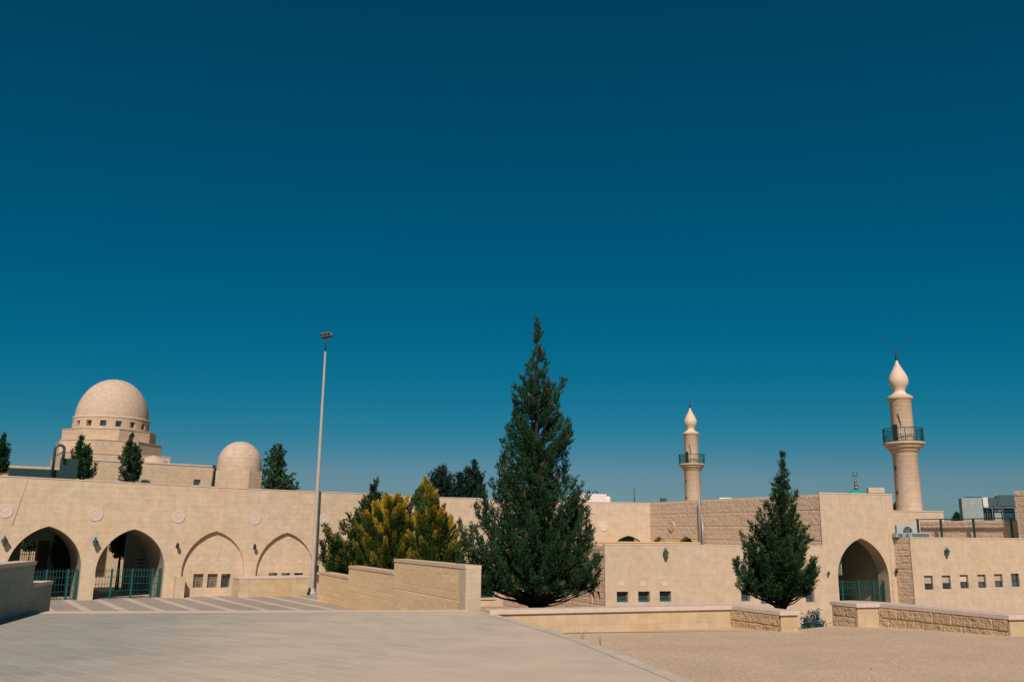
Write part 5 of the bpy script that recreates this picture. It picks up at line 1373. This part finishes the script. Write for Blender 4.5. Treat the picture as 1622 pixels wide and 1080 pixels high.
for i, (bpx, sil, sd, lab) in enumerate(((698, [(741, 696, 704), (748, 686, 712), (757, 680, 718), (766, 677, 722), (778, 674, 724), (795, 672, 724)], 37, 'dark bushy pine beyond the roofs, left of the pair behind the tallest conifer'),
                                         (740, [(734, 748, 756), (741, 730, 756), (749, 722, 760), (758, 714, 764), (768, 710, 766), (780, 706, 768), (795, 704, 770)], 41, 'dark bushy pine beyond the roofs with a forked top, beside the tallest conifer'))):
    bough_tree('pine', lab, 'tree', 'pines beyond the roofs', 74.0+i, bpx, sil, L_PINE, COURT, n_b=46, n_in=24, seed=sd, leaf=(.22, .04), per=14, trunk_r=.16, rise=(.3, .8), env=.55, cones=0, gap=0, under=.2, station=.28, rag=(.6, 1.1), tuft_len=(.3, .6))
conifer('conifer', 'tiny dark conifer beyond the terrace wall, left of the grey cabin', 'tree', 'conifers', 75.0, 1516, [(806, 1515, 1518), (812, 1512, 1520), (818, 1507, 1523), (826, 1502, 1526)], L_DARK, LOWER, nb=60, asc=.3, leaf=(.22, .04), tuft=14, spacing=.25, seed=45, trunk_r=.1)
conifer('leafy_tree', 'dull ochre tree showing between the hall roof and the taller minaret', 'tree', None, 68.0, 1424, [(790, 1419, 1424), (798, 1414, 1427), (812, 1412, 1428)], leafmat('ochre_leaves', (.05, .07, .03), (.16, .13, .05)), LOWER, nb=60, asc=.5, leaf=(.18, .05), tuft=14, spacing=.25, seed=47, trunk_r=.1, spread=1.3)
# trees in the courtyard behind the open arches
FT = FA.back(8.2)
def arch_tree(name, label, depth_back, bpx, sil, seed, mat, tr, nb=80, base=COURT, **kw):
    d = FA.back(depth_back).hit(bpx, 900).y
    return conifer(name, label, 'tree', 'courtyard trees behind the arches', d, bpx, sil, mat, base, nb=nb, asc=.5, leaf=(.12, .035), tuft=16, spacing=.16, seed=seed, trunk_r=tr, spread=1.2, **kw)
arch_tree('courtyard_tree', 'small round-headed tree with a bare trunk, seen through the second arch', 6.6, 189, [(838, 186, 212), (850, 180, 214), (860, 174, 210), (872, 173, 205), (882, 178, 200), (890, 184, 194)], 51, L_DARK, .11, nb=110)
arch_tree('courtyard_shrub', 'dark conical shrub inside the leftmost arch', 4.9, 98, [(846, 92, 98), (858, 90, 106), (872, 88, 110), (884, 82, 113), (896, 80, 113), (910, 90, 112), (940, 94, 110)], 53, L_DARK, .06, nb=90)
arch_tree('courtyard_tree', 'small leafy tree seen through the barred opening of the leftmost arch', 9.0, 46, [(853, 36, 54), (862, 32, 58), (872, 34, 57), (880, 40, 52)], 57, L_OLIVE, .08, nb=60)

# blue-flowered bush in the gap between the parapets
def bush(px, py, depth, w, h, label):
    rng = np.random.default_rng(5); c = at(px, py, depth); base = Vector((c.x, c.y, LOWER))
    t = thing('flowering_bush', label, 'bush', tuple(base))
    P, Dv, LW, Tn = [], [], [], []; mb = MB(); FP, FD_, FL_ = [], [], []
    H = c.z+h+.14-LOWER
    for k in range(130):
        a = rng.uniform(0, 6.28); r = w*math.sqrt(rng.random()); top_ = np.array([c.x+r*math.cos(a), c.y+r*math.sin(a)*.7, LOWER+H*(1-.55*(r/w)**2)*rng.uniform(.75, 1.08)])
        b = np.array([c.x+r*.3*math.cos(a), c.y+r*.3*math.sin(a), LOWER]); m_ = (b+top_)/2+np.array([r*.2*math.cos(a), r*.2*math.sin(a), 0])
        mb.tube([Vector(b), Vector(m_), Vector(top_)], [.014, .010, .004], 4, cap=False)
        for j in range(16):
            q = .3+.7*j/15; p = (1-q)**2*b+2*q*(1-q)*m_+q*q*top_
            n = 9; P.append(p+rng.normal(size=(n, 3))*.05); d = rng.normal(size=(n, 3))+np.array([0, 0, .6]); d /= np.linalg.norm(d, axis=1)[:, None]; Dv.append(d)
            LW.append(np.tile([.10, .022], (n, 1))*rng.uniform(.6, 1.3, (n, 1))); Tn.append(rng.random(n))
        n = 8; FP.append(top_+rng.normal(size=(n, 3))*.04); d = rng.normal(size=(n, 3)); d /= np.linalg.norm(d, axis=1)[:, None]; FD_.append(d); FL_.append(np.tile([.05, .022], (n, 1)))
    mb.build('stems', BARK, t)
    leaf_object('leaves', L_BUSH, t, np.concatenate(P), np.concatenate(Dv), np.concatenate(LW), np.concatenate(Tn), None, 2)
    leaf_object('flowers', L_FLOW, t, np.concatenate(FP), np.concatenate(FD_), np.concatenate(FL_), rng.random(len(FP)*8), None, 3)
L_BUSH = leafmat('bush_leaves', (.03, .075, .055), (.07, .13, .10)); L_FLOW = leafmat('blue_flowers', (.12, .17, .34), (.30, .34, .50))
bush(1288, 984, 29.4, .62, .12, 'blue-flowered green bush filling the gap between the two parapets')
# succulent on the roof ledge
q = at(229, 767, 50.5); rng = np.random.default_rng(9); n = 260
t = thing('succulent', 'small grey-green succulent on the arcade roof beside the right cypress', 'plant', (q.x, q.y, q.z-.3))
ang = rng.uniform(0, 6.28, n); P = np.stack([q.x+rng.normal(size=n)*.12, q.y+rng.normal(size=n)*.1, np.full(n, q.z-.3)+rng.random(n)*.35], 1)
d = np.stack([np.cos(ang)*.4, np.sin(ang)*.4, np.ones(n)], 1); d /= np.linalg.norm(d, axis=1)[:, None]
leaf_object('fronds', L_BUSH, t, P, d, np.tile([.28, .035], (n, 1)), rng.random(n), None, 4)

# a scatter of dead leaves caught where the kerb meets the parapet
q = on_z(877, 995, -.5); q = on_z(877, 995, gz(q.x, q.y)+.012); rng = np.random.default_rng(77); n = 70
t = thing('leaf_litter', 'small heap of dark dead leaves against the foot of the long parapet', 'dead leaves', tuple(q))
P = np.stack([q.x+rng.normal(size=n)*.16, q.y+rng.normal(size=n)*.07, q.z+rng.random(n)*.05], 1); dv = rng.normal(size=(n, 3))*np.array([1, 1, .25]); dv /= np.linalg.norm(dv, axis=1)[:, None]
leaf_object('leaves', leafmat('dead_leaves', (.04, .03, .015), (.11, .075, .035)), t, P, dv, np.tile([.07, .022], (n, 1)), rng.random(n), None, 6)
